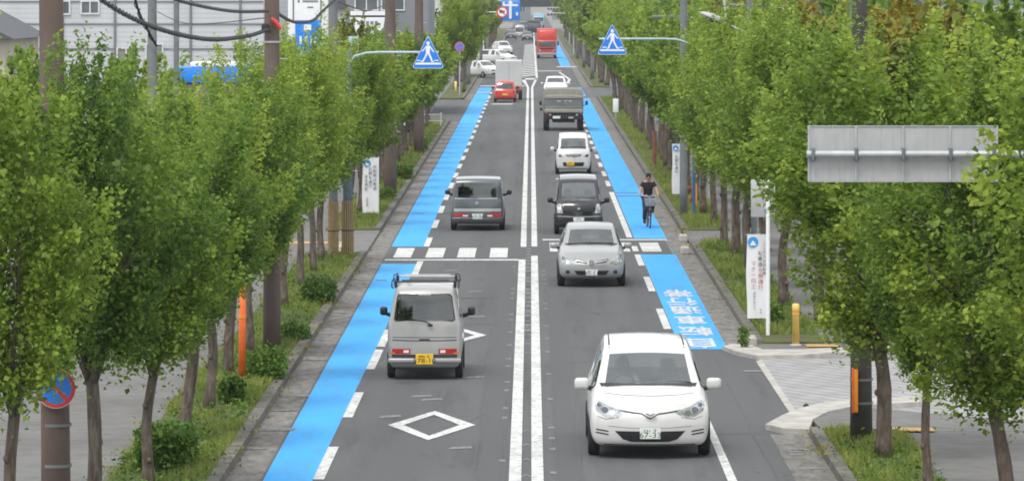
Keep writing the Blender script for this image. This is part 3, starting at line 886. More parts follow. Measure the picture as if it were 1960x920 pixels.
# grass
def grass(name, rects, n, hgt, wid, seed):
    rs = np.random.RandomState(seed); v = []; tn = []
    for (x0, x1, y0, y1, share) in rects:
        k = int(n*share)
        x = rs.uniform(x0, x1, k); y = rs.uniform(y0, y1, k)
        dn = np.sin(x*3.1+y*.9)+np.sin(y*.53+1.3)+np.sin(x*5.3-y*1.7)
        keep = rs.uniform(-2.4, 1.6, k) < dn
        x = x[keep]; y = y[keep]; dn = dn[keep]; k = len(x)
        h = hgt*rs.uniform(.4, 1.2, k)*(1+.28*dn); a = rs.uniform(0, 6.28, k); l = rs.normal(size=(k, 2))*h[:, None]*.4
        w = wid*rs.uniform(.6, 1.3, k); q = np.empty((k, 4, 3), np.float32)
        q[:, 0] = np.column_stack([x-np.cos(a)*w, y-np.sin(a)*w, np.full(k, .1)]); q[:, 1] = np.column_stack([x+np.cos(a)*w, y+np.sin(a)*w, np.full(k, .1)])
        q[:, 2] = np.column_stack([x+l[:, 0]+np.cos(a)*w*.25, y+l[:, 1], .1+h]); q[:, 3] = np.column_stack([x+l[:, 0]-np.cos(a)*w*.25, y+l[:, 1], .1+h])
        v.append(q); tn.append(np.clip(rs.normal(.45, .2, k) + .10*dn, 0, 1))
    v = np.concatenate(v); tn = np.concatenate(tn); k = len(v)
    me = bpy.data.meshes.new(name); me.vertices.add(k*4); me.vertices.foreach_set('co', v.reshape(-1))
    me.loops.add(k*4); me.loops.foreach_set('vertex_index', np.arange(k*4, dtype=np.int32))
    me.polygons.add(k); me.polygons.foreach_set('loop_start', np.arange(0, k*4, 4, dtype=np.int32))
    try: me.polygons.foreach_set('loop_total', np.full(k, 4, np.int32))
    except Exception: pass
    at = me.attributes.new('tint', 'FLOAT', 'POINT'); at.data.foreach_set('value', np.repeat(tn, 4).astype(np.float32))
    me.update(calc_edges=True)
    o = link(name, me, M['grass']); o['kind'] = 'stuff'
grass('grass', [(-6.4, -4.84, 58, 92, .42), (-6.3, -4.84, 92, 126.3, .30), (4.88, 6.2, 55, 75, .28)], 70000, .115, .008, 5)
grass('grass', [(-6.3, -4.84, 139.3, 175, .24), (-6.3, -4.84, 175, 258, .2), (4.9, 6.15, 96, 130.6, .30), (4.9, 6.15, 139.3, 180, .26), (4.9, 6.15, 180, 316, .3)], 52000, .15, .013, 6)

# weeds, seedlings and fallen leaves that nobody could count
def weeds(name, rects, n, L, seed, m):
    rs = np.random.RandomState(seed); Cs = []
    for (x0, x1, y0, y1, share) in rects:
        k = max(1, int(n*share/16))
        cx_ = rs.uniform(x0, x1, k); cy_ = rs.uniform(y0, y1, k); hh = rs.uniform(.04, .26, k)*(rs.uniform(0, 1, k) > .35) + .03
        for a_, b_, h_ in zip(cx_, cy_, hh):
            q = rs.normal(size=(16, 3))*np.array([.07+h_*.35, .10+h_*.5, .0]); q[:, 2] = rs.uniform(0, h_, 16)
            Cs.append(q + np.array([a_, b_, .12]))
    C = np.concatenate(Cs)
    o = link(name, leaf_mesh(name, C, L, L*.6, np.clip(rs.normal(.45, .25, len(C)), 0, 1), rs, m), m); o['kind'] = 'stuff'
weeds('weeds', [(-6.3, -4.9, 58, 90, .3), (-6.2, -4.9, 90, 126, .25), (4.9, 6.1, 55, 75, .15), (4.9, 6.1, 96, 130, .15), (-6.2, -4.9, 140, 200, .15)], 15000, .06, 21, M['hedge'])
weeds('fallen_leaves', [(-4.84, -4.5, 58, 126, .35), (4.5, 4.86, 58, 75, .1), (4.45, 4.9, 94, 180, .25), (-6.6, -6.2, 58, 126, .3)], 2600, .05, 22, M['leaf_rust'])
# ------------------------------------------------------------------ vehicles
FR = [-1, -.90, -.46, 0, .46, .90, 1]
NLV = 9
def st(y, hw, zb, zw, hr, zr, crown=.03, bow=0.0, dy=None, mid=None):
    a, b = hw*.955, hr
    lv = [(hw*.86, zb), (hw*.965, zb+.07), (hw, zb+(zw-zb)*.40), (hw, zb+(zw-zb)*.72), (hw*.99, zw-.05), (a, zw+.015),
          (a+(b-a)*.46+.012, zw+(zr-zw)*.50), (b+(a-b)*.14, zr-(zr-zw)*.13), (b, zr)]
    return dict(y=y, lv=lv, crown=crown, bow=bow, dy=dy or [0]*NLV, hw=hw)

def shell(S, regfn, level=2):
    """body surface lofted through stations; returns verts, {region: faces}, bvh"""
    bm = bmesh.new(); V = {}
    ns = len(S)
    def vert(i, j, l):
        if l not in (0, NLV-1) and j not in (0, 6) and i not in (0, ns-1): return None
        key = (i, j, l)
        if key in V: return V[key]
        s = S[i]; xl_, z = s['lv'][l]; x = FR[j]*xl_
        if l == NLV-1: z += s['crown']*(1-FR[j]**2)
        y = s['y'] + s['dy'][l] + s['bow']*(x/s['hw'])**2
        V[key] = bm.verts.new((x, y, z)); return V[key]
    regs = []
    user_reg = regfn
    regfn = lambda kind, i, idx: 'underbody' if kind == 'bottom' else user_reg(kind, i, idx)
    def face(vs, reg):
        if reg not in regs: regs.append(reg)
        f = bm.faces.new(vs); f.material_index = regs.index(reg); f.smooth = True
    per = [(j, 0, 'bottom', j) for j in range(6)] + [(6, l, 'right', l) for l in range(NLV-1)] + \
          [(j, NLV-1, 'top', j-1) for j in range(6, 0, -1)] + [(0, l, 'left', l-1) for l in range(NLV-1, 0, -1)]
    for i in range(ns-1):
        for k, (j, l, kind, idx) in enumerate(per):
            j2, l2 = per[(k+1) % len(per)][:2]
            face([vert(i, j, l), vert(i, j2, l2), vert(i+1, j2, l2), vert(i+1, j, l)], regfn(kind, i, idx))
    for i, kind in ((0, 'near'), (ns-1, 'far')):
        for l in range(NLV-1):
            for j in range(6):
                face([vert(i, j, l), vert(i, j+1, l), vert(i, j+1, l+1), vert(i, j, l+1)], regfn(kind, l, j))
    bmesh.ops.recalc_face_normals(bm, faces=bm.faces)
    me = bpy.data.meshes.new('shell'); bm.to_mesh(me); bm.free()
    o = bpy.data.objects.new('shell', me); COL.objects.link(o)
    md = o.modifiers.new('s', 'SUBSURF'); md.levels = level; md.render_levels = level
    dg = bpy.context.evaluated_depsgraph_get()
    ev = bpy.data.meshes.new_from_object(o.evaluated_get(dg))
    vs = [v.co.copy() for v in ev.vertices]
    out = {r: [] for r in regs}; allf = []
    for p in ev.polygons:
        out[regs[p.material_index]].append(tuple(p.vertices)); allf.append(tuple(p.vertices))
    bpy.data.objects.remove(o); bpy.data.meshes.remove(me); bpy.data.meshes.remove(ev)
    return vs, out, BVHTree.FromPolygons(vs, allf)

def sub_mesh(vs, faces):
    mp = {}; nv = []; nf = []
    for f in faces:
        q = []
        for i in f:
            if i not in mp: mp[i] = len(nv); nv.append(tuple(vs[i]))
            q.append(mp[i])
        nf.append(tuple(q))
    m = MB(); m.v = nv; m.f = nf; return m

DIRS = {'near': (Vector((0, 1, 0)), lambda a, b: Vector((a, -4, b))),
        'top': (Vector((0, 0, -1)), lambda a, b: Vector((a, b, 6))),
        'left': (Vector((1, 0, 0)), lambda a, b: Vector((-4, a, b))),
        'right': (Vector((-1, 0, 0)), lambda a, b: Vector((4, a, b))),
        'far': (Vector((0, -1, 0)), lambda a, b: Vector((a, 12, b)))}
def decal(bvh, poly, axis='near', off=.006, grid=.06):
    """panel cut to an outline and laid on the body"""
    bm = bmesh.new()
    f = bm.faces.new([bm.verts.new((p[0], p[1], 0)) for p in poly])
    for ax in (0, 1):
        lo = min(p[ax] for p in poly); hi = max(p[ax] for p in poly)
        k = int((hi-lo)/grid)
        for i in range(1, k+1):
            c = lo + (hi-lo)*i/(k+1)
            co = (c, 0, 0) if ax == 0 else (0, c, 0); no = (1, 0, 0) if ax == 0 else (0, 1, 0)
            bmesh.ops.bisect_plane(bm, geom=bm.verts[:]+bm.edges[:]+bm.faces[:], plane_co=co, plane_no=no)
    d, org = DIRS[axis]; last = None
    pend = []
    for v in bm.verts:
        h = bvh.ray_cast(org(v.co.x, v.co.y), d)
        if h[0] is None: pend.append(v); continue
        last = h[0]; v.co = h[0] - d*off
    for v in pend:
        near = min((w for w in bm.verts if w not in pend), key=lambda w: 0 if last is None else abs(w.co.x-v.co.x), default=None)
        h = bvh.find_nearest(org(v.co.x, v.co.y) + d*4)
        v.co = h[0] - d*off
    bm.verts.index_update()
    m = MB(); m.v = [tuple(v.co) for v in bm.verts]; m.f = [tuple(w.index for w in f.verts) for f in bm.faces]
    bm.free(); return m
def mirror_poly(p): return [(-a, b) for a, b in p][::-1]
def oval(cx, cz, rx, rz, n=14): return [(cx+rx*math.cos(2*math.pi*k/n), cz+rz*math.sin(2*math.pi*k/n)) for k in range(n)]
def strip(pts, w):
    a = [(x, z+w/2) for x, z in pts]; b = [(x, z-w/2) for x, z in pts]
    return b + a[::-1]

def wheels(root, ys, hw, r=.29, w=.185):
    for y in ys:
        for s in (-1, 1):
            c = (s*(hw-w/2+.012), y, r)
            m = MB(); h = w/2
            m.lathe([(r*.60, -h), (r*.9, -h), (r*.985, -h*.75), (r, -h*.3), (r, h*.3), (r*.985, h*.75), (r*.9, h), (r*.60, h), (r*.60, -h)], c, 'x', 26)
            o = m.build('wheel', M['tyre'], root)
            q = MB(); fx = c[0] + s*h*.72
            q.cyl((c[0]-s*h*.5, y, r), (fx-s*.03, y, r), r*.62, n=20)
            for k in range(6):
                a = k*math.pi/3
                q.tube([(fx-s*.01, y+.03*math.cos(a), r+.03*math.sin(a)), (fx-s*.015, y+r*.58*math.cos(a), r+r*.58*math.sin(a))], [.03, .036], 6)
            q.cyl((fx-s*.03, y, r), (fx+s*.005, y, r), .045, n=12)
            q.build('rim', M['rim'], o)
def arches(root, bvh, ys, r, zb):
    for y in ys:
        for ax in ('left', 'right'):
            pol = [(y+(r+.06)*math.cos(math.pi*k/14), r+(r+.06)*math.sin(math.pi*k/14)) for k in range(15)] + [(y-r-.06, zb+.03), (y+r+.06, zb+.03)]
            pol = [(a, max(b, zb+.03)) for a, b in pol]
            try: decal(bvh, pol, ax, .003, .12).build('wheel_arch', M['black'], root)
            except Exception: pass
def plate(root, y, z, txt, yellow=False, w=.165, h=.085, x=0.0):
    m = MB().rbox(x-w, x+w, y-.012, y+.012, z-h, z+h, .008, 1)
    o = m.build('licence_plate', M['plate_yellow'] if yellow else M['plate_white'], root)
    t = MB()
    text_into(t, txt[0], face_cam(x, y-.015, z+h*.52, 1.2, 1), .07)
    text_into(t, txt[1], face_cam(x, y-.015, z-h*.30, 1.35, 1), .115)
    t.build('lettering', M['plate_black'] if yellow else M['plate_text'], o)
    return o
def mirror(root, x, y, z, m, w=.20, h=.17, d=.13, sgn=1):
    q = MB().rbox(x-w/2, x+w/2, y-d/2, y+d/2, z-h/2, z+h/2, .055, 3)
    o = q.build('mirror', m, root)
    b = MB(); b.tube([(x-sgn*w*.4, y, z-h*.35), (x-sgn*(w*.5+.09), y+.05, z-h*.55)], [.035, .045], 8)
    b.build('mirror_arm', M['black'], o); return o
def seats(root, rows, hw, zf=.42, mat='seat', head=True, y_face=1):
    for y, xs in rows:
        for x in xs:
            m = MB().rbox(x-.23, x+.23, y-.22, y+.24, zf, zf+.16, .05)
            m.rbox(x-.22, x+.22, y+y_face*.2-.06, y+y_face*.2+.07, zf+.12, zf+.62, .06)
            m.rbox(x-.12, x+.12, y+y_face*.23-.05, y+y_face*.23+.05, zf+.66, zf+.84, .045)
            m.build('seat', M[mat], root)

def body_from(root, S, regfn, matmap, level=2):
    vs, reg, bvh = shell(S, regfn, level)
    for r, fs in reg.items():
        nm = r.split(':')[0]
        sub_mesh(vs, fs).build(nm, M['black'] if nm == 'underbody' else M[matmap[nm]], root, True, fixn=False)
    return bvh

def std_reg(ws=None, sides=(), near_glass=None, far_glass=None, roof=False):
    def f(kind, i, idx):
        if kind == 'top' and ws is not None and i in ws and 1 <= idx <= 4: return 'windshield'
        if kind in ('left', 'right') and i in sides and idx in (5, 6): return 'side_window:%s%d' % (kind, i)
        if kind == 'near' and near_glass and i in near_glass[0] and idx in near_glass[1]: return 'rear_window'
        if kind == 'far' and far_glass and i in far_glass[0] and idx in far_glass[1]: return 'rear_window'
        return 'body'
    return f

def wiper(root, p, m='black'):
    MB().tube(p, .011, 5).build('wiper', M[m], root)

# ---- white minivan coming towards the bridge
def minivan():
    t = thing('minivan', 'large white minivan coming closest to the viewer in the right lane', 'car', (1.895, 71.25, 0))
    S = [st(.02, .935, .20, .78, .74, .90, .03, .26, [.10, .02, 0, .0, .05, .13, .19, .24, .30]),
         st(.46, .955, .20, .86, .775, .955, .05, .16),
         st(.90, .965, .20, .92, .81, 1.01, .06, .12),
         st(1.12, .965, .20, .95, .83, 1.045, .05, .12),
         st(1.22, .965, .20, .96, .83, 1.075, .05, .12),
         st(2.20, .965, .20, 1.00, .705, 1.585, .035, .10),
         st(2.34, .965, .20, 1.00, .695, 1.625, .04, .08),
         st(2.9, .965, .20, 1.00, .69, 1.675, .04, .02), st(2.98, .965, .20, 1.00, .69, 1.68, .04, 0),
         st(3.65, .96, .20, 1.02, .685, 1.69, .04, 0), st(3.73, .96, .20, 1.02, .685, 1.69, .04, 0),
         st(4.40, .945, .20, 1.04, .665, 1.675, .03, -.03), st(4.62, .93, .22, 1.04, .65, 1.65, .03, -.10, [0, .08, .1, .1, .08, .05, 0, -.06, -.12])]
    b = body_from(t, S, std_reg([3, 4], (6, 8, 10), None, ((5, 6), (1, 2, 3, 4))),
                  {'body': 'white_paint', 'windshield': 'glass', 'side_window': 'dark_glass', 'rear_window': 'dark_glass'})
    hl = [(.40, .745), (.54, .655), (.70, .665), (.85, .755), (.91, .925), (.80, .905), (.64, .83), (.50, .785)]
    for s, p in ((1, hl), (-1, mirror_poly(hl))):
        o = decal(b, p, 'near', .006, .05).build('headlight', M['lens'], t)
        for cx, cz, r in ((.60, .735, .048), (.72, .775, .055), (.81, .845, .036)):
            decal(b, oval(s*cx, cz, r, r*.8), 'near', .011, .1).build('reflector', M['lens_dark'] if cx > .62 else M['chrome'], o)
    v = strip([(-.50, .775), (-.30, .745), (-.13, .725), (0, .655), (.13, .725), (.30, .745), (.50, .775)], .022)
    decal(b, v, 'near', .005, .06).build('grille', M['trim'], t)
    em = MB(); em.prism_xz([(-.085, .735), (0, .69), (.085, .735), (.05, .745), (0, .72), (-.05, .745)], -.012, .03)
    em.build('emblem', M['chrome'], t)
    decal(b, [(-.56, .455), (.56, .455), (.43, .325), (.30, .285), (-.30, .285), (-.43, .325)], 'near', .006, .07).build('air_intake', M['black'], t)
    for s in (-1, 1):
        for z in (.455, .405):
            p = [(.66, z), (.86, z+.03), (.86, z+.008), (.66, z-.02)]
            decal(b, p if s == 1 else mirror_poly(p), 'near', .005, .06).build('fog_light', M['trim'], t)
    decal(b, [(-.80, .245), (.80, .245), (.80, .225), (-.80, .225)], 'near', .004, .1).build('bumper_lip', M['trim'], t)
    for s in (-1, 1):   # shut lines of bumper and wings
        p = strip([(.50, .665), (.70, .635), (.90, .70)], .008)
        decal(b, p if s == 1 else mirror_poly(p), 'near', .003, .1).build('bumper_seam_and_shade', M['trim'], t)
    decal(b, strip([(-.66, .53), (-.3, .505), (.3, .505), (.66, .53)], .008), 'near', .003, .1).build('bumper_seam_and_shade', M['plaster_dk'], t)  # grey strip paints the shade of the lower bumper crease
    # seam of the bonnet
    decal(b, strip([(-.72, 1.0), (-.4, .985), (0, .98), (.4, .985), (.72, 1.0)], .006), 'near', .003, .1).build('bonnet_seam', M['trim'], t)
    plate(t, -.03, .425, ('331 す', '67-33'))
    for s in (-1, 1):
        mirror(t, s*1.07, 1.55, 1.085, M['white_paint'], .24, .18, .16, s)
        decal(b, [(s*.60, 2.3), (s*.625, 2.3), (s*.61, 4.4), (s*.585, 4.4)][::s], 'top', .004, .2).build('roof_moulding', M['trim'], t)
        decal(b, [(1.33, 1.06), (2.12, 1.50), (2.20, 1.50), (2.05, 1.03), (1.4, 1.01)], 'left' if s < 0 else 'right', .004, .15).build('side_window', M['dark_glass'], t)
    wiper(t, [(-.70, 1.30, 1.105), (-.35, 1.32, 1.135), (.05, 1.27, 1.14)]); wiper(t, [(.0, 1.27, 1.13), (.35, 1.3, 1.14), (.70, 1.33, 1.12)])
    decal(b, [(-.79, 1.115), (.79, 1.115), (.76, 1.065), (.4, 1.09), (-.4, 1.09), (-.76, 1.065)], 'near', .004, .08).build('cowl', M['trim'], t)
    wheels(t, (.93, 3.75), .965, .31); arches(t, b, (.93, 3.75), .31, .2)
    MB().rbox(-.75, .75, 1.3, 1.75, .62, 1.0, .1, 3).build('dashboard', M['seat'], t)
    seats(t, [(2.35, (-.38, .38)), (3.2, (-.38, .38))], .9, .50, 'seat_lt')
    sw = MB(); sw.lathe([(.185+.014*math.cos(a), .014*math.sin(a)) for a in [k*math.pi/4 for k in range(9)]], (-.38, 1.88, 1.02), 'y', 20)
    sw.build('steering_wheel', M['black'], t)
    return t

# ---- silver hatchback
def hatchback():
    t = thing('hatchback', 'silver hatchback stopped over the crossing in front of the black van', 'car', (1.53, 112.95, 0))
    S = [st(.02, .80, .22, .70, .62, .78, .03, .24, [.12, .02, 0, .0, .06, .12, .17, .2, .26]),
         st(.42, .83, .22, .78, .66, .86, .04, .14), st(.80, .84, .22, .86, .69, .94, .04, .1),
         st(1.02, .845, .22, .90, .705, .985, .03, .1), st(1.12, .845, .22, .905, .705, 1.01, .03, .1),
         st(1.85, .845, .22, .93, .60, 1.42, .03, .08), st(1.98, .845, .22, .93, .595, 1.455, .03, .05),
         st(2.45, .845, .22, .94, .59, 1.49, .03), st(2.52, .845, .22, .94, .59, 1.49, .03),
         st(3.2, .84, .22, .95, .58, 1.48, .03), st(3.28, .84, .22, .95, .58, 1.475, .03),
         st(3.85, .83, .22, .97, .56, 1.42, .02, -.05), st(4.15, .80, .26, .97, .54, 1.36, .02, -.10, [0, .1, .1, .1, .06, .02, -.06, -.16, -.24])]
    b = body_from(t, S, std_reg([3, 4], (6, 8, 10), None, ((5, 6), (1, 2, 3, 4))),
                  {'body': 'pale_silver', 'windshield': 'glass', 'side_window': 'dark_glass', 'rear_window': 'dark_glass'})
    hl = [(.46, .60), (.60, .56), (.74, .62), (.79, .73), (.76, .83), (.66, .78), (.52, .69)]
    for s, p in ((1, hl), (-1, mirror_poly(hl))):
        o = decal(b, p, 'near', .006, .05).build('headlight', M['lens'], t)
        decal(b, oval(s*.60, .64, .05, .045), 'near', .010, .1).build('reflector', M['chrome'], o)
        decal(b, oval(s*.71, .72, .04, .045), 'near', .010, .1).build('reflector', M['lens_dark'], o)
    gr = [(.10, .655), (.40, .715), (.44, .70), (.36, .625), (.10, .60)]
    for p in (gr, mirror_poly(gr)):
        o = decal(b, p, 'near', .006, .06).build('grille', M['trim'], t)
    for s in (-1, 1):
        MB().tube([(s*.10, -.012, .635), (s*.26, .0, .66), (s*.40, .03, .69)], .014, 6).build('grille_bar', M['chrome'], t)
    MB().prism_xz(oval(0, .635, .075, .06), -.03, .04).build('emblem', M['chrome'], t)
    decal(b, [(-.44, .425), (.44, .425), (.36, .315), (-.36, .315)], 'near', .006, .08).build('air_intake', M['black'], t)
    for s in (-1, 1):
        decal(b, oval(s*.60, .385, .06, .048), 'near', .006, .1).build('fog_light', M['trim'], t)
        mirror(t, s*.945, 1.42, .985, M['pale_silver'], .20, .15, .14, s)
        decal(b, [(1.22, 1.0), (1.75, 1.32), (1.82, 1.32), (1.76, .98), (1.3, .955)], 'left' if s < 0 else 'right', .004, .15).build('side_window', M['dark_glass'], t)
    decal(b, [(-.67, 1.05), (.67, 1.05), (.64, 1.01), (.3, 1.035), (-.3, 1.035), (-.64, 1.01)], 'near', .004, .08).build('cowl', M['trim'], t)
    plate(t, -.035, .385, ('501 さ', '40-51'), w=.15, h=.075)
    wiper(t, [(-.6, 1.18, 1.045), (0, 1.14, 1.07)]); wiper(t, [(0, 1.14, 1.065), (.55, 1.18, 1.06)])
    wheels(t, (.82, 3.4), .845, .295); arches(t, b, (.82, 3.4), .295, .22)
    MB().rbox(-.66, .66, 1.2, 1.6, .6, .94, .1, 3).build('dashboard', M['seat'], t)
    seats(t, [(2.1, (-.34, .34)), (2.95, (-.34, .34))], .8, .42, 'seat_lt')
    return t

# ---- boxy one-box van / kei van seen from the front
def front_van(label, loc, hw, paintkey, zr, plate_txt, yellow, dark, group=None, bumper=None, L=3.3):
    t = thing('microvan', label, 'van', loc, 0, group)
    S = [st(.02, hw*.96, .20, .86, hw*.86, .98, .02, .14, [.08, 0, 0, .01, .03, .06, .09, .12, .16]),
         st(.24, hw*.99, .20, .92, hw*.86, 1.03, .02, .10), st(.34, hw, .20, .93, hw*.86, 1.06, .02, .09),
         st(.86, hw, .20, .98, hw*.80, zr-.12, .03, .07), st(.98, hw, .20, .98, hw*.79, zr-.075, .03, .05),
         st(1.5, hw, .20, .98, hw*.79, zr-.02, .03), st(1.58, hw, .20, .98, hw*.79, zr-.015, .03),
         st(2.3, hw, .20, .98, hw*.79, zr, .03), st(2.38, hw, .20, .98, hw*.79, zr, .03),
         st(L-.15, hw*.99, .20, .99, hw*.78, zr-.01, .03, -.02), st(L, hw*.97, .22, .99, hw*.76, zr-.05, .02, -.05, [0, .04, .05, .05, .04, .02, 0, -.03, -.07])]
    b = body_from(t, S, std_reg([1, 2], (4, 6, 8), None, ((5, 6), (1, 2, 3, 4))),
                  {'body': paintkey, 'windshield': 'glass', 'side_window': 'dark_glass', 'rear_window': 'dark_glass'})
    if dark:
        hl = [(hw*.66, .66), (hw*.90, .66), (hw*.93, .95), (hw*.74, .93)]
    else:
        hl = [(hw*.58, .72), (hw*.80, .69), (hw*.90, .84), (hw*.74, .82)]
    for s, p in ((1, hl), (-1, mirror_poly(hl))):
        o = decal(b, p, 'near', .006, .05).build('headlight', M['lens'], t)
        cx = sum(q[0] for q in p)/4; cz = sum(q[1] for q in p)/4
        decal(b, oval(cx, cz, .055, .05), 'near', .011, .1).build('reflector', M['chrome'] if dark else M['lens_dark'], o)
    if dark:
        decal(b, [(-hw*.62, .90), (hw*.62, .90), (hw*.60, .70), (-hw*.60, .70)], 'near', .004, .08).build('grille', M['black'], t)
        for z in (.75, .85): decal(b, strip([(-hw*.6, z), (hw*.6, z)], .012), 'near', .008, .1).build('grille_bar', M['trim'], t)
        decal(b, strip([(-hw*.93, .565), (-hw*.4, .55), (hw*.4, .55), (hw*.93, .565)], .022), 'near', .005, .08).build('bumper_edge', M['steel'], t)
    else:
        decal(b, [(-hw*.46, .83), (hw*.46, .83), (hw*.38, .73), (-hw*.38, .73)], 'near', .006, .08).build('grille', M['trim'], t)
        decal(b, strip([(-hw*.4, .785), (hw*.4, .785)], .022), 'near', .010, .1).build('grille_bar', M['chrome'], t)
    MB().prism_xz(oval(0, .80, .055, .045), -.02, .04).build('emblem', M['chrome'], t)
    decal(b, [(-hw*.62, .50), (hw*.62, .50), (hw*.55, .34), (-hw*.55, .34)], 'near', .006, .08).build('air_intake', M['black'], t)
    plate(t, -.02, .44, plate_txt, yellow, .165, .083, -.12 if yellow else 0)
    for s in (-1, 1):
        mirror(t, s*(hw+.14), .72, 1.03, M['black'] if dark else M[paintkey], .17, .16, .11, s)
        decal(b, [(.40, 1.06), (.80, zr-.28), (.86, zr-.28), (.86, 1.02), (.46, 1.01)], 'left' if s < 0 else 'right', .004, .15).build('side_window', M['dark_glass'], t)
    wiper(t, [(-hw*.75, .40, 1.10), (0, .36, 1.115)]); wiper(t, [(0, .36, 1.11), (hw*.7, .39, 1.12)])
    wheels(t, (.55, L-.65), hw, .275, .15); arches(t, b, (.55, L-.65), .275, .2)
    MB().rbox(-hw*.78, hw*.78, .45, .75, .6, 1.0, .08, 3).build('dashboard', M['seat'], t)
    if dark: MB().rbox(.02, .34, .50, .70, 1.003, 1.05, .01, 1).build('papers_and_glints', M['banner'], t)
    seats(t, [(1.25, (-.32, .32)), (2.1, (-.32, .32))], hw, .45, 'seat_lt')
    return t, b

# ---- rear views: station 0 is the tail
def rear_van():
    t = thing('microvan', 'beige silver microvan with black roof racks driving away in the left lane', 'van', (-2.035, 86.0, 0))
    hw = .715; zr = 1.76
    S = [st(.0, hw*.965, .22, 1.10, hw*.70, 1.70, .03, .07, [.06, -.015, -.02, 0, .015, .03, .075, .125, .20]),
         st(.30, hw, .22, 1.10, hw*.77, 1.745, .03, .0), st(.42, hw, .22, 1.10, hw*.775, 1.755, .03),
         st(1.25, hw, .22, 1.09, hw*.79, zr, .035), st(1.33, hw, .22, 1.09, hw*.79, zr, .035),
         st(2.15, hw, .22, 1.08, hw*.79, zr, .035), st(2.23, hw, .22, 1.08, hw*.79, zr-.01, .035),
         st(2.72, hw, .22, 1.06, hw*.80, 1.66, .03, -.04), st(3.18, hw, .22, .98, hw*.86, 1.08, .02, -.06), st(3.30, hw*.96, .22, .88, hw*.84, .96, .02, -.1)]
    def rf(kind, i, idx):
        if kind == 'top' and i == 7 and 1 <= idx <= 4: return 'windshield'
        if kind in ('left', 'right') and i in (2, 4, 6) and idx in (5, 6): return 'side_window:%s%d' % (kind, i)
        return 'body'
    vs, reg, b = shell(S, rf)
    # tailgate glass: opening cut as a panel of the shell
    win = [f for f in reg['body'] if all(vs[i].y < .3 and 1.145 < vs[i].z < 1.64 and abs(vs[i].x) < hw*.83-(vs[i].z-1.1)*.17 for i in f)]
    for r, fs in reg.items():
        nm = r.split(':')[0]
        if nm == 'body': fs = [f for f in fs if f not in set(win)]
        sub_mesh(vs, fs).build(nm, M[{'body': 'beige_silver', 'windshield': 'glass', 'side_window': 'dark_glass', 'underbody': 'black'}[nm]], t, True, fixn=False)
    wp = [(-.575, 1.165), (-.545, 1.135), (.545, 1.135), (.575, 1.165), (.515, 1.60), (.48, 1.63), (-.48, 1.63), (-.515, 1.60)]
    o = decal(b, wp, 'near', .010, .07).build('rear_window', M['dark_glass'], t)
    ring = MB(); pr = []
    for p in wp + wp[:1]:
        h = b.ray_cast(Vector((p[0], -3, p[1])), Vector((0, 1, 0))); pr.append(tuple(h[0]-Vector((0, .010, 0))))
    ring.tube(pr, .014, 6); ring.build('window_seal', M['black'], o)
    def lay(poly, nm, m, off=.006, par=None): return decal(b, poly, 'near', off, .07).build(nm, M[m], par or t)
    lay(strip([(-.66, .765), (-.3, .755), (.3, .755), (.66, .765)], .018), 'tailgate_seam', 'trim', .004)
    lay(strip([(-.66, .815), (.66, .815)], .012), 'tailgate_crease', 'trim', .003)
    lay(strip([(-.10, .775), (.10, .775)], .03), 'tailgate_handle', 'trim', .012)
    for s in (-1, 1):
        q = [(.27, .60), (.675, .60), (.675, .50), (.27, .50)]
        o = lay(q if s > 0 else mirror_poly(q), 'tail_light', 'red_lamp')
        q = [(.30, .575), (.40, .575), (.40, .525), (.30, .525)]; lay(q if s > 0 else mirror_poly(q), 'reverse_lamp', 'white_lens', .011, o)
        q = [(.56, .53), (.67, .53), (.67, .505), (.56, .505)]; lay(q if s > 0 else mirror_poly(q), 'indicator', 'amber', .011, o)
        q = [(.17, .49), (.69, .49), (.69, .43), (.17, .43)]; lay(q if s > 0 else mirror_poly(q), 'bumper_gap', 'trim', .005)
    MB().rbox(-.70, .70, -.055, .12, .33, .42, .03, 3).build('bumper', M['pale_silver'], t)
    plate(t, -.065, .405, ('480 え', '578-10'), True, .165, .10)
    wiper(t, [(.14, -.02, 1.06), (.02, -.015, 1.12), (-.30, .0, 1.17)])
    MB().rbox(.06, .16, -.045, -.005, 1.03, 1.075, .015).build('wiper_motor', M['black'], t)
    for s in (-1, 1):
        mirror(t, s*(hw+.15), 2.62, 1.14, M['black'], .15, .17, .10, s)
    # roof racks: two cross bars on clamp feet, loops at the ends
    for y, z in ((.75, 1.835), (2.0, 1.86)):
        rk = MB(); rk.tube([(-.60, y, z), (.60, y, z)], .016, 8)
        rk.tube([(-.46, y+.12, z+.02), (.46, y+.12, z+.02)], .012, 6)
        rr = rk.build('roof_rack', M['steel'] if y > 1 else M['trim'], t)
        for s in (-1, 1):
            ft = MB()
            ft.rbox(s*.57-.028, s*.57+.028, y-.04, y+.04, z-.12, z+.02, .015)
            ft.tube([(s*.62, y-.05, z-.13), (s*.655, y-.02, z-.07), (s*.64, y, z+.03), (s*.56, y+.02, z+.05)], .011, 6)
            for k in range(4): ft.tube([(s*(.57+.025*k), y-.08, z+.03-.045*k), (s*(.585+.025*k), y+.1, z+.045-.045*k)], .009, 5)
            ft.build('rack_foot', M['black'], rr)
    wheels(t, (.62, 2.75), hw, .27, .15); arches(t, b, (.62, 2.75), .27, .22)
    MB().rbox(-.60, .60, .3, 2.0, .50, .56, .02).build('load_floor', M['trim'], t)
    MB().rbox(-.46, .40, .45, 1.0, .56, 1.10, .04).build('cargo', M['seat'], t)
    seats(t, [(1.95, (-.33, .33))], hw, .55, 'seat', True, -1)
    MB().tube([(.12, .06, .25), (.12, .30, .25)], .025, 8).build('exhaust', M['trim'], t)
    return t

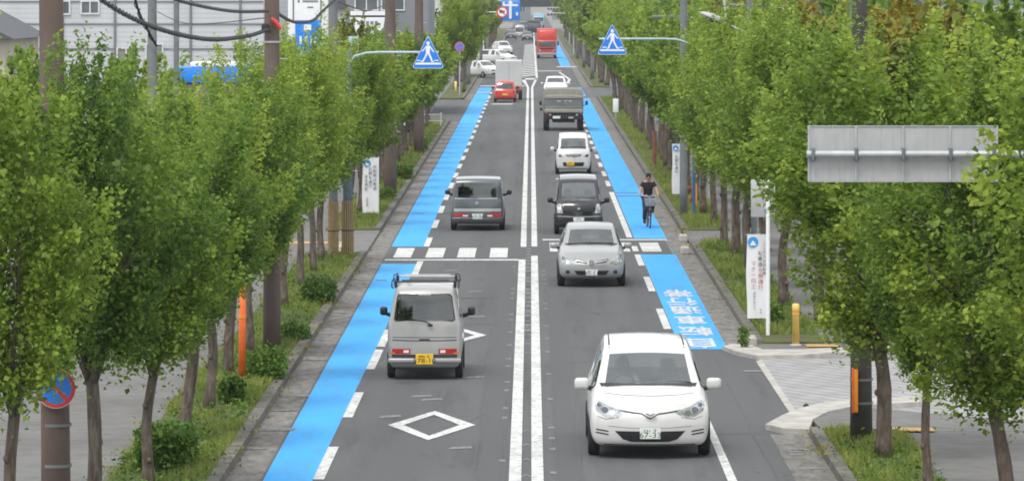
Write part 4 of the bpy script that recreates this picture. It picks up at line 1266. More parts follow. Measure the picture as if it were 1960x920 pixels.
def cube_car():
    t = thing('boxy_car', 'blue grey boxy car driving away beyond the crossing in the left lane', 'car', (-1.66, 140.0, 0))
    hw = .83; zr = 1.60
    S = [st(.0, hw*.97, .20, .98, hw*.86, zr-.04, .03, .07, [.08, -.01, -.03, 0, .02, .04, .06, .08, .14]),
         st(.28, hw, .20, .98, hw*.87, zr, .03), st(.36, hw, .20, .98, hw*.87, zr, .03),
         st(1.2, hw, .20, .98, hw*.87, zr+.02, .03), st(1.28, hw, .20, .98, hw*.87, zr+.02, .03),
         st(2.1, hw, .20, .97, hw*.87, zr+.01, .03), st(2.2, hw, .20, .97, hw*.87, zr, .03),
         st(2.55, hw, .20, .95, hw*.86, zr-.08, .03, -.03), st(3.0, hw, .20, .90, hw*.86, .99, .02, -.06), st(3.72, hw*.95, .22, .80, hw*.8, .86, .02, -.1)]
    def rf(kind, i, idx):
        if kind == 'top' and i == 7 and 1 <= idx <= 4: return 'windshield'
        if kind in ('left', 'right') and i in (2, 4, 6) and idx in (5, 6): return 'side_window:%s%d' % (kind, i)
        return 'body'
    vs, reg, b = shell(S, rf)
    # the tailgate window runs to the left corner, the right pillar is solid
    wf = set(f for f in reg['body'] if all(vs[i].y < .26 and 1.04 < vs[i].z < 1.49 and -.70 < vs[i].x < .55 for i in f))
    for r, fs in reg.items():
        nm = r.split(':')[0]
        if nm == 'body': fs = [f for f in fs if f not in wf]
        sub_mesh(vs, fs).build(nm, M[{'body': 'grey_blue', 'windshield': 'glass', 'side_window': 'dark_glass', 'underbody': 'black'}[nm]], t, True, fixn=False)
    def lay(poly, nm, m, off=.006, par=None): return decal(b, poly, 'near', off, .07).build(nm, M[m], par or t)
    o = lay([(-.74, 1.06), (-.70, 1.03), (.55, 1.03), (.58, 1.07), (.56, 1.47), (.53, 1.50), (-.69, 1.50), (-.72, 1.46)], 'rear_window', 'dark_glass', .010)
    lay(strip([(-.78, 1.005), (.62, 1.005)], .03), 'window_trim', 'steel', .006)
    lay([(-.73, .69), (.73, .69), (.73, .60), (-.73, .60)], 'garnish', 'silver', .012)
    MB().prism_xz(oval(-.02, .86, .05, .05), -.03, .04).build('emblem', M['chrome'], t)
    for s in (-1, 1):
        q = [(.30, .54), (.76, .54), (.76, .44), (.30, .44)]
        o = lay(q if s > 0 else mirror_poly(q), 'tail_light', 'red_lamp', .008)
        q = [(.30, .49), (.46, .49), (.46, .445), (.30, .445)]; lay(q if s > 0 else mirror_poly(q), 'reverse_lamp', 'white_lens', .013, o)
        mirror(t, s*(hw+.15), 2.3, 1.10, M['black'], .16, .15, .10, s)
    MB().rbox(-.80, .80, -.05, .1, .22, .42, .04, 3).build('bumper', M['dark_paint'], t)
    plate(t, -.06, .45, ('501 み', '54-08'), False, .165, .083)
    lay(strip([(-.78, .74), (.78, .74)], .010), 'tailgate_seam', 'trim', .003)
    wiper(t, [(.0, -.0, 1.02), (-.4, .02, 1.07)])
    wheels(t, (.65, 2.98), hw, .29, .17); arches(t, b, (.65, 2.98), .29, .2)
    MB().rbox(-.6, .6, .35, .8, .5, 1.1, .06).build('rear_seat', M['seat'], t)
    seats(t, [(1.9, (-.36, .36))], hw, .45, 'seat_lt', True, -1)
    return t

def simple_rear(name, label, cat, loc, hw, zr, L, key, plate_yellow=False, rz=0):
    t = thing(name, label, cat, loc, rz)
    S = [st(0, hw*.96, .22, .86, hw*.76, zr-.05, .02, .08, [.06, 0, 0, .02, .04, .1, .2, .3, .36]), st(.5, hw, .22, .88, hw*.78, zr, .03), st(.6, hw, .22, .88, hw*.78, zr, .03),
         st(1.5, hw, .22, .88, hw*.78, zr+.01, .03), st(1.58, hw, .22, .88, hw*.78, zr+.01, .03), st(L-1.6, hw, .22, .88, hw*.78, zr-.03, .03),
         st(L-1.0, hw, .22, .86, hw*.84, .95, .02, -.05), st(L, hw*.94, .24, .7, hw*.8, .78, .02, -.12)]
    def rf(kind, i, idx):
        if kind == 'near' and i in (5, 6) and 1 <= idx <= 4: return 'rear_window'
        if kind in ('left', 'right') and i in (2, 4) and idx in (5, 6): return 'side_window:%s%d' % (kind, i)
        if kind == 'top' and i == 5 and 1 <= idx <= 4: return 'windshield'
        return 'body'
    b = body_from(t, S, rf, {'body': key, 'rear_window': 'dark_glass', 'side_window': 'dark_glass', 'windshield': 'glass'})
    for s in (-1, 1):
        q = [(hw*.72, .80), (hw*.92, .80), (hw*.92, .60), (hw*.72, .60)]
        decal(b, q if s > 0 else mirror_poly(q), 'near', .008, .1).build('tail_light', M['red_lamp'], t)
        mirror(t, s*(hw+.12), L-1.5, .98, M['black'], .16, .13, .1, s)
    plate(t, -.05, .5, ('50', '12-34'), plate_yellow) if False else MB().rbox(-.17, .17, -.035, .0, .47, .58, .01, 1).build('licence_plate', M['plate_yellow'] if plate_yellow else M['plate_white'], t)
    decal(b, [(-hw*.85, .36), (hw*.85, .36), (hw*.85, .26), (-hw*.85, .26)], 'near', .006, .1).build('bumper', M['trim'], t)
    wheels(t, (.6, L-.7), hw, .28, .16)
    seats(t, [(L-1.9, (-.32, .32))], hw, .42, 'seat', True, -1)
    return t

def simple_front(name, label, cat, loc, hw, zr, L, key, rz=0, group=None):
    t = thing(name, label, cat, loc, rz, group)
    S = [st(0, hw*.95, .22, .72, hw*.78, .80, .03, .2, [.1, 0, 0, .01, .05, .1, .15, .2, .25]), st(.7, hw, .22, .84, hw*.82, .92, .04, .1), st(1.05, hw, .22, .88, hw*.84, .98, .03, .08),
         st(1.8, hw, .22, .90, hw*.72, zr-.06, .03, .06), st(1.95, hw, .22, .90, hw*.71, zr-.02, .03), st(2.5, hw, .22, .90, hw*.71, zr, .03), st(2.6, hw, .22, .90, hw*.71, zr, .03),
         st(L-.6, hw, .22, .92, hw*.70, zr-.03, .03), st(L, hw*.95, .24, .92, hw*.66, zr-.10, .02, -.1, [0, .08, .1, .1, .08, 0, -.1, -.2, -.3])]
    def rf(kind, i, idx):
        if kind == 'top' and i == 2 and 1 <= idx <= 4: return 'windshield'
        if kind in ('left', 'right') and i in (4, 6) and idx in (5, 6): return 'side_window:%s%d' % (kind, i)
        if kind == 'far' and i in (5, 6) and 1 <= idx <= 4: return 'rear_window'
        return 'body'
    b = body_from(t, S, rf, {'body': key, 'windshield': 'glass', 'side_window': 'dark_glass', 'rear_window': 'dark_glass'})
    hl = [(hw*.58, .66), (hw*.9, .66), (hw*.92, .80), (hw*.66, .76)]
    for s in (-1, 1):
        decal(b, hl if s > 0 else mirror_poly(hl), 'near', .008, .1).build('headlight', M['lens'], t)
        mirror(t, s*(hw+.10), 1.4, .98, M[key], .18, .14, .12, s)
        decal(b, [(1.2, .98), (1.72, zr-.2), (1.8, zr-.2), (1.8, .95)], 'left' if s < 0 else 'right', .004, .2).build('side_window', M['dark_glass'], t)
    decal(b, [(-hw*.5, .70), (hw*.5, .70), (hw*.45, .60), (-hw*.45, .60)], 'near', .008, .1).build('grille', M['trim'], t)
    decal(b, [(-hw*.5, .44), (hw*.5, .44), (hw*.45, .32), (-hw*.45, .32)], 'near', .008, .1).build('air_intake', M['black'], t)
    MB().rbox(-.17, .17, -.03, .01, .44, .55, .01, 1).build('licence_plate', M['plate_white'], t)
    wheels(t, (.8, L-.8), hw, .29, .17)
    MB().rbox(-hw*.75, hw*.75, 1.15, 1.5, .6, .92, .08, 2).build('dashboard', M['seat'], t)
    seats(t, [(2.1, (-.34, .34))], hw, .42)
    return t

def army_truck():
    t = thing('army_truck', 'olive military truck with a canvas tilt coming on behind the small white van', 'truck', (1.76, 241.2, 0))
    c = MB(); c.rbox(-1.02, 1.02, .25, 1.9, .95, 1.32, .06, 3); c.build('cab', M['olive'], t)
    f = MB(); f.rbox(-1.0, 1.0, .18, .36, 1.0, 1.20, .04, 3); f.build('bonnet_front', M['olive'], t)
    w = MB(); w.rbox(-1.01, 1.01, .30, .42, 1.24, 1.30, .02); w.rbox(-1.01, 1.01, .42, .52, 1.70, 1.77, .02)
    for x in (-.98, 0, .98): w.tube([(x, .36, 1.28), (x, .47, 1.74)], .035, 6)
    w.build('windshield_frame', M['olive'], t)
    g = MB(); g.add([(-.96, .36, 1.29), (.96, .36, 1.29), (.96, .47, 1.71), (-.96, .47, 1.71)], [(0, 1, 2, 3)]); g.build('windshield', M['dark_glass'], t)
    for x, ww in ((-.25, .11), (.12, .08), (.36, .09)):
        s = MB(); s.rbox(x-ww, x+ww, .44, .46, 1.50 if x != .12 else 1.40, 1.62, .01, 1); s.build('papers_and_glints', M['banner'], t)  # pale cards behind the glass stand in for reflections on it
    k = MB(); k.prism_xz([(-1.03, 1.75), (1.03, 1.75), (1.0, 1.84), (.75, 1.90), (-.75, 1.90), (-1.0, 1.84)], .45, 1.9); k.build('cab_tilt', M['canvas'], t)
    k = MB(); k.prism_xz([(-1.08, 1.2), (1.08, 1.2), (1.09, 2.0), (1.0, 2.15), (.7, 2.22), (-.7, 2.22), (-1.0, 2.15), (-1.09, 2.0)], 2.0, 5.6); k.build('load_tilt', M['canvas'], t)
    for y in (2.8, 3.7, 4.6): MB().prism_xz([(-1.10, 1.3), (-1.10, 2.0), (-1.01, 2.17), (-.7, 2.24), (.7, 2.24), (1.01, 2.17), (1.10, 2.0), (1.10, 1.3), (1.09, 1.3), (1.09, 2.0), (1.0, 2.16), (.7, 2.23), (-.7, 2.23), (-1.0, 2.16), (-1.09, 2.0), (-1.09, 1.3)], y-.04, y+.04).build('tilt_hoop', M['canvas'], t)
    bd = MB(); bd.rbox(-1.08, 1.08, 2.0, 5.6, .85, 1.25, .04); bd.build('load_bed', M['olive'], t)
    b = MB(); b.rbox(-1.04, 1.04, .02, .16, .98, 1.16, .03, 2); b.build('bumper', M['canvas'], t)
    gr = MB(); gr.rbox(-.95, .95, .14, .35, .62, 1.0, .03); gr.build('grille', M['trim'], t)
    for x in (-.3, -.15, 0, .15, .3): MB().rbox(x-.02, x+.02, .11, .16, .68, .96, .008, 1).build('grille_slat', M['olive'], t)
    for s in (-1, 1):
        h = MB(); h.lathe([(0.001, -.05), (.07, -.045), (.09, 0), (.09, .06), (.001, .06)], (s*.72, .12, .86), 'y', 16); h.build('headlight', M['lens'], t)
        MB().rbox(s*.92-.06, s*.92+.06, .08, .15, .90, .99, .02).build('indicator', M['amber'], t)
        m = MB().rbox(s*1.24-.07, s*1.24+.07, .5, .58, 1.38, 1.60, .03); o = m.build('mirror', M['black'], t)
        MB().tube([(s*1.02, .5, 1.3), (s*1.22, .54, 1.44)], .018, 6).build('mirror_arm', M['black'], o)
    MB().rbox(-1.27, -1.13, .5, .58, 1.08, 1.24, .03).build('mirror', M['black'], t)
    MB().rbox(-.58, -.18, .07, .10, .66, .80, .01, 1).build('licence_plate', M['plate_white'], t)
    MB().rbox(.26, .52, .07, .10, .66, .76, .01, 1).build('tow_plate', M['steel'], t)
    MB().rbox(-.6, .6, .3, 5.3, .45, .62, .03).build('chassis', M['trim'], t)
    wheels(t, (.75, 4.2), 1.06, .42, .30)
    MB().rbox(-.8, .8, .55, .75, 1.0, 1.2, .04).build('dashboard', M['trim'], t)
    return t

def red_truck():
    t = thing('box_truck', 'tall red truck coming on in the right lane far down the road', 'truck', (1.82, 508.5, 0))
    MB().rbox(-1.06, 1.06, 0, 1.8, .55, 2.1, .12, 3).build('cab', M['red_truck'], t)
    MB().rbox(-.98, .98, -.03, .1, 1.30, 1.95, .06, 3).build('windshield', M['window'], t)
    MB().rbox(-1.0, 1.0, .15, 1.8, 2.08, 3.2, .18, 3, None, .1).build('wind_deflector', M['red_truck'], t)
    MB().rbox(-1.08, 1.08, -.06, .3, .38, .66, .06, 2).build('bumper', M['pale_silver'], t)
    for s in (-1, 1):
        MB().rbox(s*.78-.16, s*.78+.16, -.04, .05, .76, .96, .04).build('headlight', M['lens'], t)
        MB().rbox(s*1.25-.09, s*1.25+.09, -.1, .02, 1.45, 1.95, .04).build('mirror', M['black'], t)
    MB().rbox(-.75, .75, -.03, .02, 1.0, 1.2, .03).build('grille', M['trim'], t)
    MB().rbox(-1.12, 1.12, 2.0, 8.0, .95, 3.35, .04).build('cargo_box', M['red_truck'], t)
    MB().rbox(-.5, .5, .3, 7.8, .5, .95, .03).build('chassis', M['trim'], t)
    wheels(t, (.9, 6.3), 1.08, .45, .3)
    return t

def white_box_truck():
    t = thing('delivery_truck', 'white box truck driving away just ahead of the red car', 'truck', (-1.52, 310.5, 0))
    MB().rbox(-.92, .92, 0, 3.4, .95, 2.75, .03).build('cargo_box', M['white_paint'], t)
    MB().rbox(-.90, .90, -.015, .01, .99, 2.7, .01, 1).build('rear_door', M['plaster'], t)
    MB().tube([(0, -.02, 1.02), (0, -.02, 2.66)], .018, 6).build('door_bar', M['steel'], t)
    MB().rbox(-.93, .93, -.02, .02, .88, .95, .01, 1).build('marker_strip', M['amber'], t)
    MB().rbox(-.85, .85, .05, .2, .45, .62, .03).build('bumper', M['trim'], t)
    MB().rbox(-.45, .45, .1, 4.9, .5, .9, .03).build('chassis', M['trim'], t)
    for s in (-1, 1): MB().rbox(s*.68-.14, s*.68+.14, .0, .06, .64, .78, .02).build('tail_light', M['red_lamp'], t)
    MB().rbox(-.85, .85, 3.5, 5.0, .5, 2.0, .12, 3).build('cab', M['white_paint'], t)
    wheels(t, (1.0, 4.4), .90, .34, .24)
    return t

def far_truck(name, label, loc, hw, h, keyc, keyb, near_rear=True):
    t = thing(name, label, 'truck', loc)
    MB().rbox(-hw, hw, 0, 5.5, .9, h, .05).build('cargo_box', M[keyb], t)
    MB().rbox(-hw*.95, hw*.95, -1.7 if not near_rear else 5.6, -.1 if not near_rear else 7.2, .5, h*.78, .15, 3).build('cab', M[keyc], t)
    if not near_rear: MB().rbox(-hw*.85, hw*.85, -1.74, -1.6, h*.45, h*.7, .05).build('windshield', M['window'], t)
    MB().rbox(-hw*.5, hw*.5, 0, 5.5, .5, .9, .03).build('chassis', M['trim'], t)
    wheels(t, (1.0, 4.4), hw*.97, .42, .28)
    return t

minivan(); hatchback(); rear_van(); cube_car()
front_van('black microvan with black door mirrors close behind the silver hatchback', (1.47, 137.7, 0), .735, 'black_paint', 1.74, ('480', '12-61'), False, True)
front_van('small silver white van with a yellow plate behind the black microvan', (1.74, 183.3, 0), .72, 'white_paint', 1.62, ('580', '33-12'), True, False)
army_truck(); red_truck(); white_box_truck()
simple_front('car', 'white car with a wide windscreen coming on right behind the military truck', 'car', (1.75, 318, 0), .86, 1.46, 4.3, 'white_paint')
simple_rear('compact_car', 'small red car driving away far down the left lane', 'car', (-1.75, 304.2, 0), .735, 1.42, 3.4, 'red_paint', True)
simple_front('car', 'white car turning at the junction behind the big tree, nearest of the white cars there', 'car', (-3.05, 392, 0), .85, 1.5, 4.3, 'white_paint', rad(34))
simple_front('car', 'long white car crossing the junction sideways beyond the box truck', 'car', (-1.75, 470, 0), .86, 1.5, 4.6, 'white_paint', rad(52))
simple_front('car', 'pale car waiting behind the sideways white car at the far junction', 'car', (-2.9, 540, 0), .86, 1.6, 4.3, 'white_paint', rad(14))
simple_front('car', 'white car waiting in the left side street behind the tree trunks', 'car', (-6.6, 236, 0), .84, 1.45, 4.1, 'white_paint', rad(40))
simple_rear('car', 'pale grey van far ahead near the blue guide sign', 'van', (-1.85, 742, 0), .9, 1.95, 4.6, 'silver')
far_truck('truck', 'dark truck far off in the right lane behind the red truck', (.55, 782, 0), 1.15, 2.7, 'dark_paint', 'dark_paint', False)
far_truck('truck', 'pale blue truck farthest along the road above the red truck', (1.7, 960, 0), 1.15, 3.1, 'truck_blue', 'truck_blue', False)
simple_front('car', 'small dark car between the far grey van and the dark truck', 'car', (-.55, 690, 0), .85, 1.45, 4.0, 'dark_paint')
simple_rear('car', 'silver car far ahead just beyond the pale grey van', 'car', (-2.0, 830, 0), .85, 1.5, 4.2, 'pale_silver')
simple_front('car', 'white car far off behind the red truck, left of the dark truck', 'car', (.3, 860, 0), .85, 1.5, 4.2, 'white_paint')
simple_rear('car', 'farthest dark car below the overpass in the left lane', 'car', (-1.3, 905, 0), .9, 1.7, 4.4, 'grey_blue')
simple_front('car', 'dark car under the blue guide sign far away on the left', 'car', (-3.2, 716, 0), .88, 1.5, 4.3, 'dark_paint')
# ------------------------------------------------------------------ people
def skin_body(name, J, E, m, parent, root=0, sub=2):
    me = bpy.data.meshes.new(name); me.from_pydata([j[0] for j in J], E, []); me.update()
    o = bpy.data.objects.new(name, me); COL.objects.link(o)
    sk = o.modifiers.new('skin', 'SKIN'); sk.use_smooth_shade = True
    sv = me.skin_vertices[0].data
    for i, j in enumerate(J):
        r = j[1]; sv[i].radius = (r, r) if not isinstance(r, tuple) else r; sv[i].use_root = (i == root)
    ss = o.modifiers.new('sub', 'SUBSURF'); ss.levels = sub; ss.render_levels = sub
    dg = bpy.context.evaluated_depsgraph_get()
    ev = bpy.data.meshes.new_from_object(o.evaluated_get(dg))
    bpy.data.objects.remove(o); bpy.data.meshes.remove(me)
    ev.polygons.foreach_set('use_smooth', [True]*len(ev.polygons))
    return link(name, ev, m, parent)

def head_into(root, c, tilt=0.0):
    """face features and hair set on a head centred at c, looking to -y"""
    x, y, z = c
    h = MB(); h.ball((x, y+.018, z+.032), .086, .104, .098, 18, 12); h.ball((x, y+.05, z-.02), .080, .07, .075, 14, 9)
    h.ball((x, y-.03, z+.085), .070, .066, .042, 14, 8)
    h.build('hair', M['hair'], root, True)
    e = MB()
    for s in (-1, 1):
        e.ball((x+s*.033, y-.094, z+.004), .014, .008, .009, 8, 6); e.rbox(x+s*.035-.018, x+s*.035+.018, y-.103, y-.092, z+.024, z+.031, .003, 1)
    e.build('eyes', M['hair'], root, True)
    mo = MB(); mo.rbox(x-.024, x+.024, y-.097, y-.086, z-.062, z-.052, .004, 1); mo.build('mouth', M['txt_red'], root)

def cyclist():
    bx, by = 3.72, 142.0
    b = thing('bicycle', 'dark city bicycle with a front basket under the rider on the blue lane', 'bicycle', (bx, by, 0), rad(3))
    for nm, y in (('wheel', -.55), ('wheel', .52)):
        m = MB(); r = .33
        m.lathe([(r+.018*math.cos(a), .018*math.sin(a)) for a in [k*math.pi/4 for k in range(9)]], (0, y, .35), 'x', 28)
        w = m.build('wheel', M['tyre'], b, True)
        s = MB(); s.lathe([(.305+.008*math.cos(a), .010*math.sin(a)) for a in [k*math.pi/3 for k in range(7)]], (0, y, .35), 'x', 28)
        for k in range(14):
            a = k*math.pi/7; s.tube([(0, y, .35), (0, y+.3*math.cos(a), .35+.3*math.sin(a))], .0025, 4)
        s.tube([(-.05, y, .35), (.05, y, .35)], .02, 8); s.build('rim', M['steel'], w)
        f = MB()
        f.tube([(0, y+.37*math.cos(a), .35+.37*math.sin(a)) for a in [rad(20+14*k) for k in range(10)]], .016, 6); f.build('mudguard', M['black'], b)
    f = MB(); bb = (0, .05, .30)
    f.tube([(0, -.42, .82), (0, -.55, .35)], .016, 8); f.tube([(0, -.40, .72), bb], .018, 8); f.tube([(0, -.39, .78), (0, .17, .56)], .015, 8)
    f.tube([bb, (0, .25, .82)], .016, 8)
    for s in (-1, 1): f.tube([(s*.04, .52, .35), (0, .2, .66)], .010, 6); f.tube([(s*.04, .52, .35), bb], .011, 6); f.tube([(s*.05, -.55, .35), (s*.05, -.47, .70), (0, -.43, .76)], .010, 6)
    f.build('frame', M['black'], b)
    h = MB(); h.tube([(0, -.42, .80), (0, -.39, .98)], .014, 8)
    h.tube([(-.29, -.20, 1.0), (-.27, -.30, 1.02), (-.12, -.40, 1.0), (.12, -.40, 1.0), (.27, -.30, 1.02), (.29, -.20, 1.0)], .012, 8); h.build('handlebar', M['steel'], b)
    k = MB()
    for i in range(5):
        z = .72 + .055*i; q = .13 + .012*i
        k.tube([(-q, -.80+.02*(4-i), z), (q, -.80+.02*(4-i), z), (q, -.50, z), (-q, -.50, z), (-q, -.80+.02*(4-i), z)], .006, 4)
    for i in range(9):
        x = -.13 + .26*i/8; k.tube([(x, -.73, .72), (x*1.3, -.80, .95)], .004, 4); k.tube([(x, -.52, .72), (x*1.3, -.50, .95)], .004, 4)
    k.build('basket', M['steel'], b)
    MB().lathe([(.001, -.04), (.035, -.03), (.04, .03), (.001, .04)], (0, -.68, .62), 'y', 12).build('headlight', M['lens'], b)
    s = MB(); s.rbox(-.10, .10, .14, .40, .84, .90, .03, 3); s.build('saddle', M['black'], b)
    p = MB(); p.lathe([(.10, -.004), (.10, .004), (.02, .004), (.02, -.004), (.10, -.004)], (-.05, .05, .30), 'x', 20)
    p.tube([(-.07, .05, .30), (-.08, .00, .14)], .010, 6); p.tube([(.07, .05, .30), (.08, .10, .46)], .010, 6)
    p.rbox(-.17, -.08, -.05, .05, .125, .150, .006); p.rbox(.08, .17, .05, .15, .445, .47, .006); p.build('crank', M['steel'], b)

    t = thing('person', 'person in a black T-shirt and dark jeans riding a bicycle on the blue lane', 'person', (bx, by, 0), rad(3))
    J = [((0, .25, .93), (.145, .115)), ((0, .22, 1.06), (.135, .105)), ((0, .17, 1.22), (.155, .11)), ((0, .12, 1.36), (.15, .10)), ((0, .095, 1.45), .062), ((0, .07, 1.50), .055),
         ((0, .05, 1.575), (.072, .085)), ((0, .05, 1.65), (.070, .082)), ((0, .055, 1.70), .045),
         ((-.16, .12, 1.395), .065), ((-.245, .05, 1.21), .047), ((-.285, -.05, 1.09), .040), ((-.285, -.17, 1.05), .032), ((-.28, -.22, 1.035), .028),
         ((.16, .12, 1.395), .065), ((.245, .05, 1.21), .047), ((.285, -.05, 1.09), .040), ((.285, -.17, 1.05), .032), ((.28, -.22, 1.035), .028),
         ((-.095, .20, .88), .092), ((-.115, .02, .70), .075), ((-.12, -.12, .55), .06), ((-.125, .00, .36), .055), ((-.125, .06, .22), .040), ((-.125, .0, .185), .036), ((-.13, -.09, .165), .028),
         ((.095, .20, .88), .092), ((.125, -.02, .84), .078), ((.135, -.19, .80), .062), ((.13, -.03, .66), .057), ((.13, .12, .545), .042), ((.125, .10, .505), .036), ((.13, .0, .495), .028)]
    E = [(0,1),(1,2),(2,3),(3,4),(4,5),(5,6),(6,7),(7,8),(3,9),(9,10),(10,11),(11,12),(12,13),(3,14),(14,15),(15,16),(16,17),(17,18),
         (0,19),(19,20),(20,21),(21,22),(22,23),(23,24),(24,25),(0,26),(26,27),(27,28),(28,29),(29,30),(30,31),(31,32)]
    skin_body('body', J, E, M['skin'], t)
    def grow(ids, k): return [(J[i][0], tuple(q+k for q in J[i][1]) if isinstance(J[i][1], tuple) else J[i][1]+k) for i in ids]
    def sub(ids, k, m, nm, cut=None):
        mp = {a: n for n, a in enumerate(ids)}
        Jn = grow(ids, k); En = [(mp[a], mp[b_]) for a, b_ in E if a in mp and b_ in mp]
        if cut:
            for a, b_, f, r in cut:
                p = Vector(J[a][0]).lerp(Vector(J[b_][0]), f); Jn.append((tuple(p), r)); En.append((mp[a], len(Jn)-1))
        return skin_body(nm, Jn, En, M[m], t)
    sub([0, 1, 2, 3, 9, 14], .014, 'tshirt', 'tshirt', [(9, 10, .75, .072), (14, 15, .75, .072), (3, 4, .45, .078)])
    sub([0, 19, 20, 21, 22, 23, 26, 27, 28, 29, 30], .014, 'jeans', 'trousers')
    for x, y, z in ((-.13, -.03, .15), (.13, .06, .475)):
        MB().rbox(x-.045, x+.045, y-.12, y+.12, z, z+.085, .032, 3).build('shoe', M['shoe'], t)
    head_into(t, (0, .05, 1.60))
    # nose, ears and five curled fingers on each grip
    nz = MB(); nz.tube([(0, -.035, 1.615), (0, -.062, 1.578), (0, -.04, 1.568)], [.010, .015, .008], 7)
    for s in (-1, 1): nz.ball((s*.078, .055, 1.60), .012, .022, .032, 8, 6)
    nz.build('face', M['skin'], t, True)
    for s in (-1, 1):
        for k, l in enumerate((.9, 1.0, .96, .78)):
            x = s*.285; y = -.195 - .022*k
            Jf = [((x+s*.006, y, 1.045), .011), ((x+s*.028, y-.006, 1.030), .010), ((x+s*.020*l, y-.006, 1.000), .009), ((x-s*.004, y-.003, .990), .008)]
            skin_body('finger', Jf, [(0, 1), (1, 2), (2, 3)], M['skin'], t, 0, 1)
        skin_body('thumb', [((x-s*.018, -.20, 1.045), .012), ((x-s*.035, -.225, 1.025), .011), ((x-s*.024, -.245, 1.003), .009)], [(0, 1), (1, 2)], M['skin'], t, 0, 1)
cyclist()

def driver(label, x, y, z, shirt, k=1.0):
    t = thing('person', label, 'person', (x, y, z))
    t.scale = (k, k, k)
    J = [((0, .05, .70), (.16, .12)), ((0, .10, .88), (.15, .11)), ((0, .14, 1.04), (.165, .11)), ((0, .15, 1.17), (.15, .09)), ((0, .13, 1.25), .058),
         ((0, .10, 1.33), (.07, .085)), ((0, .10, 1.41), (.068, .08)), ((0, .10, 1.46), .04),
         ((-.17, .13, 1.16), .065), ((-.24, .0, .98), .05), ((-.20, -.22, 1.0), .038), ((-.17, -.36, 1.08), .032),
         ((.17, .13, 1.16), .065), ((.24, .0, .98), .05), ((.20, -.22, 1.0), .038), ((.17, -.36, 1.08), .032),
         ((-.1, .0, .68), .09), ((-.13, -.32, .70), .075), ((-.13, -.50, .40), .05), ((.1, .0, .68), .09), ((.13, -.32, .70), .075), ((.13, -.50, .40), .05)]
    E = [(0,1),(1,2),(2,3),(3,4),(4,5),(5,6),(6,7),(3,8),(8,9),(9,10),(10,11),(3,12),(12,13),(13,14),(14,15),(0,16),(16,17),(17,18),(0,19),(19,20),(20,21)]
    skin_body('body', J, E, M['skin'], t)
    ids = [0, 1, 2, 3, 8, 9, 10, 12, 13, 14]; mp = {a: n for n, a in enumerate(ids)}
    skin_body('shirt', [(J[i][0], tuple(q+.014 for q in J[i][1]) if isinstance(J[i][1], tuple) else J[i][1]+.014) for i in ids], [(mp[a], mp[b]) for a, b in E if a in mp and b in mp], M[shirt], t)
    ids = [0, 16, 17, 18, 19, 20, 21]; mp = {a: n for n, a in enumerate(ids)}
    skin_body('trousers', [(J[i][0], tuple(q+.012 for q in J[i][1]) if isinstance(J[i][1], tuple) else J[i][1]+.012) for i in ids], [(mp[a], mp[b]) for a, b in E if a in mp and b in mp], M['jeans'], t)
    head_into(t, (0, .10, 1.355))
driver('driver in a pale shirt at the wheel of the large white minivan', 1.895-.38, 71.25+2.30, .0, 'shirt_lt')
driver('driver in a grey shirt at the wheel of the silver hatchback', 1.53-.34, 112.95+2.05, -.12, 'sign_back', .95)
driver('driver in a dark shirt at the wheel of the black microvan', 1.47-.32, 137.7+1.2, -.03, 'tshirt', .95)

# ------------------------------------------------------------------ poles and cables
def pole(label, x, y, r0, r1, h, m, name='utility_pole', group='utility poles beside the road', lean=0.0):
    t = thing(name, label, 'pole', (x, y, 0), 0, group)
    q = MB(); q.tube([(lean*i/8*h, 0, h*i/8) for i in range(9)], [r0+(r1-r0)*i/8 for i in range(9)], 18); q.build('shaft', M[m], t, True)
    s = MB()
    for i in range(int(h/.9)):
        z = 2.0 + .45*i
        if z > h-.3: break
        sd = 1 if i % 2 else -1
        s.tube([(sd*r0*.7 + lean*z, 0, z), (sd*(r0+.14) + lean*z, 0, z)], .010, 5)
    s.build('step_bolt', M['steel'], t)
    return t
def bands(t, zs, r, m='steel'):
    for z in zs: MB().lathe([(r, -.02), (r+.006, -.02), (r+.006, .02), (r, .02)], (0, 0, z), 'z', 20).build('band', M[m], t)
p1 = pole('thick brown pole at the lower left corner carrying the no-parking sign', -6.44, 61.0, .205, .15, 9.5, 'pole_brown', lean=-.01)
bands(p1, (1.55, 1.0), .20, 'pole_grey')
p2 = pole('tall brown utility pole in the left verge between the orange post and the bushes', -5.30, 92.0, .185, .14, 9.5, 'pole_brown'); bands(p2, (2.6, 3.05, 6.4), .165)
for k, (x, lab) in enumerate(((-5.49, 'left one of the paired poles with tan guards by the crossing'), (-5.10, 'right one of the paired poles with tan guards by the crossing'))):
    p = pole(lab, x, 124.9 + .3*k, .125 + .02*k, .12, 9.2 if k == 0 else 5.8, 'pole_grey' if k == 0 else 'pole_bluegrey')
    g = MB()
    for i in range(16):
        a = 2*math.pi*i/16; rr = .135 + .02*k
        g.tube([(rr*math.cos(a), rr*math.sin(a), .12), (rr*math.cos(a), rr*math.sin(a), 1.62)], .020, 5)
    g.build('pole_guard', M['tan'], p); bands(p, (.8,), .156 + .02*k, 'pole_brown')
pole('thick grey pole in the verge right beside the left white banner', -5.02, 160.5, .23, .17, 9.5, 'pole_brown')
pole('brown pole among the trunks just before the left side street', -5.1, 205, .23, .17, 9.5, 'pole_brown')
for y in (360, 400, 450, 520): pole('far utility pole among the left street trees', -5.0, y, .17, .12, 9.5, 'pole_grey', group='far poles on the left')
pole('plain grey pole standing before the white building, left of the leaning pole', -12.05, 143, .16, .14, 9, 'pole_grey')
pole('slim leaning pole before the white building', -11.35, 143.5, .085, .08, 9, 'pole_grey', lean=.006)
pd = pole('thick dark pole with an amber strip at the right corner of the side street', 5.40, 73.4, .185, .105, 9.5, 'pole_dark', lean=-.004)
